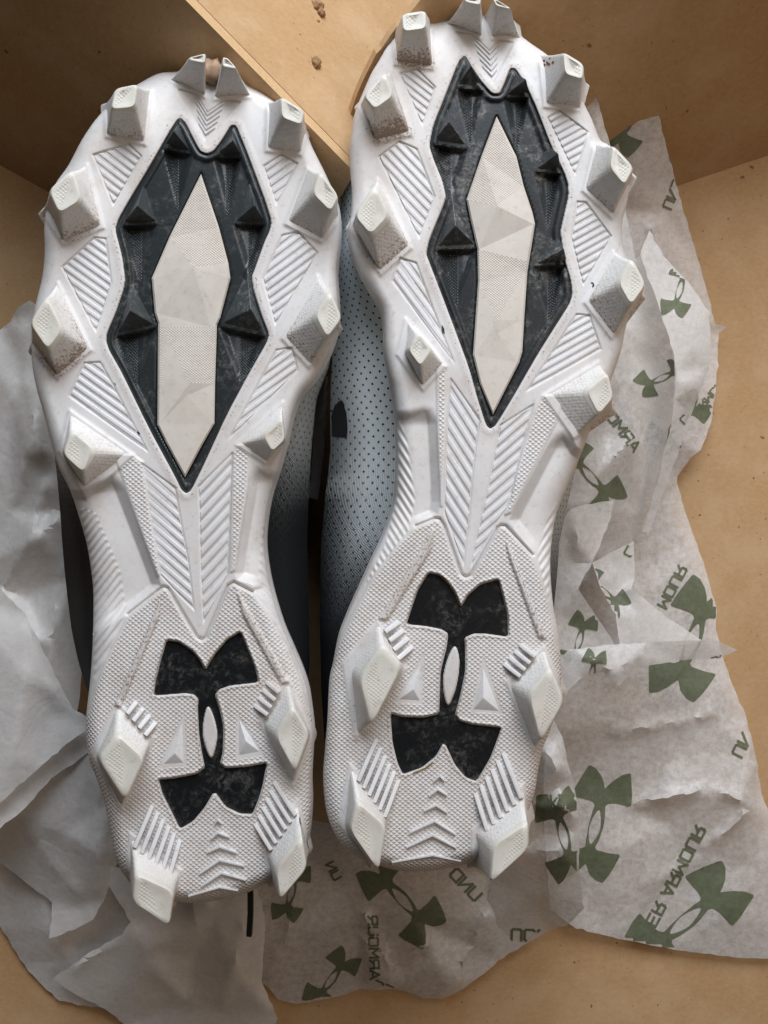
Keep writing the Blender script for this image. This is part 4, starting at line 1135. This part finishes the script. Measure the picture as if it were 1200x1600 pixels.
# bright curled strip
o, g = sheet("printed_tissue_sheet", [(1000,398,46),(1014,360,42),(1037,400,42),(1075,440,40),(1108,487,38),(1111,540,38),(1108,575,37),(1083,640,35),(1050,735,31),(1015,830,27),(1004,830,27),(1030,740,34),(1052,650,40),(1056,582,44),(1051,546,45),(1025,467,46)],
    [(1060,500,45),(1082,545,44),(1084,604,41),(1070,600,44)], 0.3, 80, 31, M['tissue_print'], "bright pointed tissue strip curling up right of the stud row", group=GP, fine=0.15)
prints(o, g, [((1062,452),95,70)], [("UNDER", (1062,655), 47, 11)])
# strip behind the toe of right shoe
sheet("printed_tissue_sheet", [(800,50,44),(840,58,42),(868,80,40),(913,112,52),(925,126,52),(938,170,50),(953,226,48),(968,300,46),(985,360,50),(1000,440,50),(960,420,46),(935,260,46),(890,130,44),(850,100,40)], [(930,200,50)], 0.8, 50, 41, M['tissue_print'], "thin tissue rim peeking out along the upper right of the right cleat's toe", group=GP)
# strips running down beside the heel
o, g = sheet("printed_tissue_sheet", [(862,900,46),(885,800,50),(905,790,50),(958,782,46),(955,810,46),(925,880,50),(903,920,52),(930,960,47),(962,1010,44),(940,1030,44),(878,1040,50),(866,960,50)], [(890,880,47),(905,850,52),(900,980,46),(932,840,48)], 0.4, 80, 51, M['tissue_print'], "narrow creased tissue strip hugging the right cleat's heel side", group=GP, fine=0.15)
prints(o, g, [((905,1000),95,70)])
o, g = sheet("printed_tissue_sheet", [(925,880,28),(990,845,26),(992,905,26),(985,922,32),(1000,930,33),(1050,970,31),(1098,1001,30),(1050,1012,32),(968,1012,36),(962,960,34),(940,920,32)], [(1000,960,34),(975,880,26),(965,930,29)], 0.3, 70, 61, M['tissue_print'], "small triangular tissue flap folded over the printed sheet", group=GP, fine=0.15)
prints(o, g, [((945,925),90,-45)], [("UR", (985,870), 150, 13)])
o, g = sheet("printed_tissue_sheet", [(872,1030,56),(890,1015,56),(945,1008,52),(1010,1004,46),(1098,1000,38),(1118,1000,35),(1152,1015,30),(1125,1029,32),(1060,1032,38),(1012,1040,45),(985,1052,50),(968,1070,52),(946,1068,53),(944,1050,54),(905,1062,56),(882,1086,55)], [(930,1030,59),(1000,1020,51),(960,1050,56)], 0.2, 60, 71, M['tissue_print'], "bright horizontal tissue fold with a torn point reaching right over the cardboard", group=GP, fine=0.15)
prints(o, g, [((925,1052),80,75)], [("DU", (1112,1028), 15, 11)])
o, g = sheet("printed_tissue_sheet", [(838,1160,50),(862,1120,50),(878,1150,48),(893,1212,46),(900,1245,44),(905,1290,40),(905,1360,34),(912,1420,24),(886,1446,10),(857,1454,6),(800,1487,3),(740,1470,6),(770,1380,20),(815,1330,34),(832,1260,44)], [(872,1200,56),(880,1260,52),(875,1330,42),(855,1300,36),(870,1400,26),(820,1400,22)], 1.0, 60, 81, M['tissue_print'], "whitish tissue ridge running down beside the right cleat's heel", group=GP)
prints(o, g, [((880,1305),150,100)], [("UND", (843,1243), 2, 15), ("UOUR", (800,1452), -2, 17)])
# printed sheet at the bottom, under both heels
o, g = sheet("printed_tissue_sheet", [(395,1330,24),(470,1280,36),(560,1290,40),(700,1310,40),(800,1330,30),(835,1380,20),(848,1458,5),(812,1480,4),(779,1501,4),(749,1527,4),(715,1550,4),(692,1561,3),(662,1559,4),(640,1551,5),(620,1546,7),(595,1547,8),(565,1545,7),(527,1557,4),(464,1569,3),(434,1561,4),(411,1535,6),(398,1440,16)],
    [(640,1430,20),(590,1520,16),(600,1480,12),(680,1500,16),(760,1440,14),(730,1480,8),(560,1440,16),(480,1450,14),(450,1520,8),(620,1540,12),(700,1540,9)], 1.6, 80, 91, M['tissue_print'], "printed tissue sheet spread below the heels of both cleats", group=GP, folds=[((560,1420),(620,1530),7,4),((700,1540),(765,1420),7,4),((600,1500),(680,1470),6,3),((640,1545),(700,1500),5,3),((470,1380),(420,1540),8,3)])
prints(o, g, [((628,1405),165,128),((518,1530),110,50),((455,1395),100,70)], [("UND", (741,1408), 134, 17), ("UN", (522,1376), 118, 13), ("ARMOUR", (579,1530), 92, 14), ("DER", (588,1532), -22, 14)])
GQ = "plain tissue sheets on the left"
o, g = sheet("tissue_sheet", [(-40,520,30),(0,515,34),(16,501,40),(30,480,46),(45,468,50),(62,480,52),(70,600,56),(90,720,50),(105,800,44),(115,900,40),(130,1040,36),(120,1120,34),(0,1140,34),(-60,900,30)],
    [(20,620,46),(45,700,54),(20,800,40),(60,840,50),(40,930,36),(80,1000,44),(10,1000,50),(30,560,42)], 0.7, 120, 101, M['tissue'], "crumpled plain tissue rising against the left side of the left cleat", group=GQ, fine=0.15, folds=[((80,745),(-10,960),14,4),((34,500),(58,720),12,3),((96,880),(70,1110),12,2.5),((20,580),(-20,760),14,3)])
o, g = sheet("tissue_sheet", [(-60,930,58),(0,920,60),(40,960,58),(75,1030,54),(104,1090,50),(137,1140,46),(118,1151,48),(60,1200,50),(0,1254,52),(-50,1290,50)], [(40,1060,60),(85,1110,50),(20,1180,56)], 0.4, 140, 111, M['tissue'], "bright plain tissue flap with a straight edge at the far left", group=GQ, fine=0.12, folds=[((40,970),(100,1120),12,1.6)])
o, g = sheet("tissue_sheet", [(-60,1100,46),(60,1080,44),(137,1120,40),(137,1176,40),(80,1216,42),(40,1262,44),(0,1294,46),(-50,1320,44)], [(60,1170,45)], 0.5, 100, 121, M['tissue'], "plain tissue layer just under the bright straight-edged flap", group=GQ)
o, g = sheet("tissue_sheet", [(-40,1250,30),(60,1180,36),(150,1170,40),(180,1250,34),(190,1330,30),(165,1400,26),(146,1437,24),(115,1452,22),(77,1467,20),(82,1410,20),(41,1380,18),(0,1346,18),(-40,1330,18)], [(100,1300,34),(150,1330,36),(120,1420,22)], 0.5, 140, 131, M['tissue'], "brownish shaded plain tissue sheet with a sharp corner left of the left heel", group=GQ, fine=0.15, folds=[((160,1200),(150,1410),9,2),((40,1290),(130,1405),10,1.8)])
o, g = sheet("tissue_sheet", [(-40,1330,12),(60,1330,16),(200,1370,16),(215,1500,8),(165,1575,5),(130,1571,3),(94,1564,3),(60,1534,3),(37,1507,3),(0,1447,3),(-40,1390,3)], [(70,1450,14),(110,1500,9)], 0.5, 140, 141, M['tissue'], "lowest plain tissue sheet lying on the cardboard in the lower left", group=GQ)
o, g = sheet("tissue_sheet", [(150,1350,28),(210,1360,34),(330,1370,34),(400,1380,28),(415,1440,22),(409,1534,14),(433,1590,8),(420,1640,4),(250,1650,4),(195,1601,6),(165,1577,8),(120,1555,10),(82,1530,12),(130,1495,18),(190,1460,24),(205,1440,26)], [(230,1480,26),(300,1500,16),(340,1440,26),(370,1520,22),(290,1570,10)], 0.6, 150, 151, M['tissue'], "folded plain tissue sheet below the left heel, cut off by the bottom edge", group=GQ, fine=0.15, folds=[((210,1450),(110,1520),9,2),((388,1420),(345,1580),10,3),((230,1500),(310,1580),10,1.8)])
o, g = sheet("tissue_sheet", [(300,1395,50),(330,1390,52),(372,1396,50),(345,1425,44),(311,1460,38),(304,1430,44)], [(325,1415,50)], 0.6, 40, 161, M['tissue'], "small pointed tissue scrap sticking out under the left heel", group=GQ)
o, g = sheet("tissue_sheet", [(488,590,40),(512,588,40),(506,705,34),(497,780,30),(482,778,30),(489,700,36)], [(500,650,40)], 0.3, 30, 171, M['tissue'], "thin pale tissue strip glimpsed in the gap between the two cleats", group="tissue in the gap between the cleats")
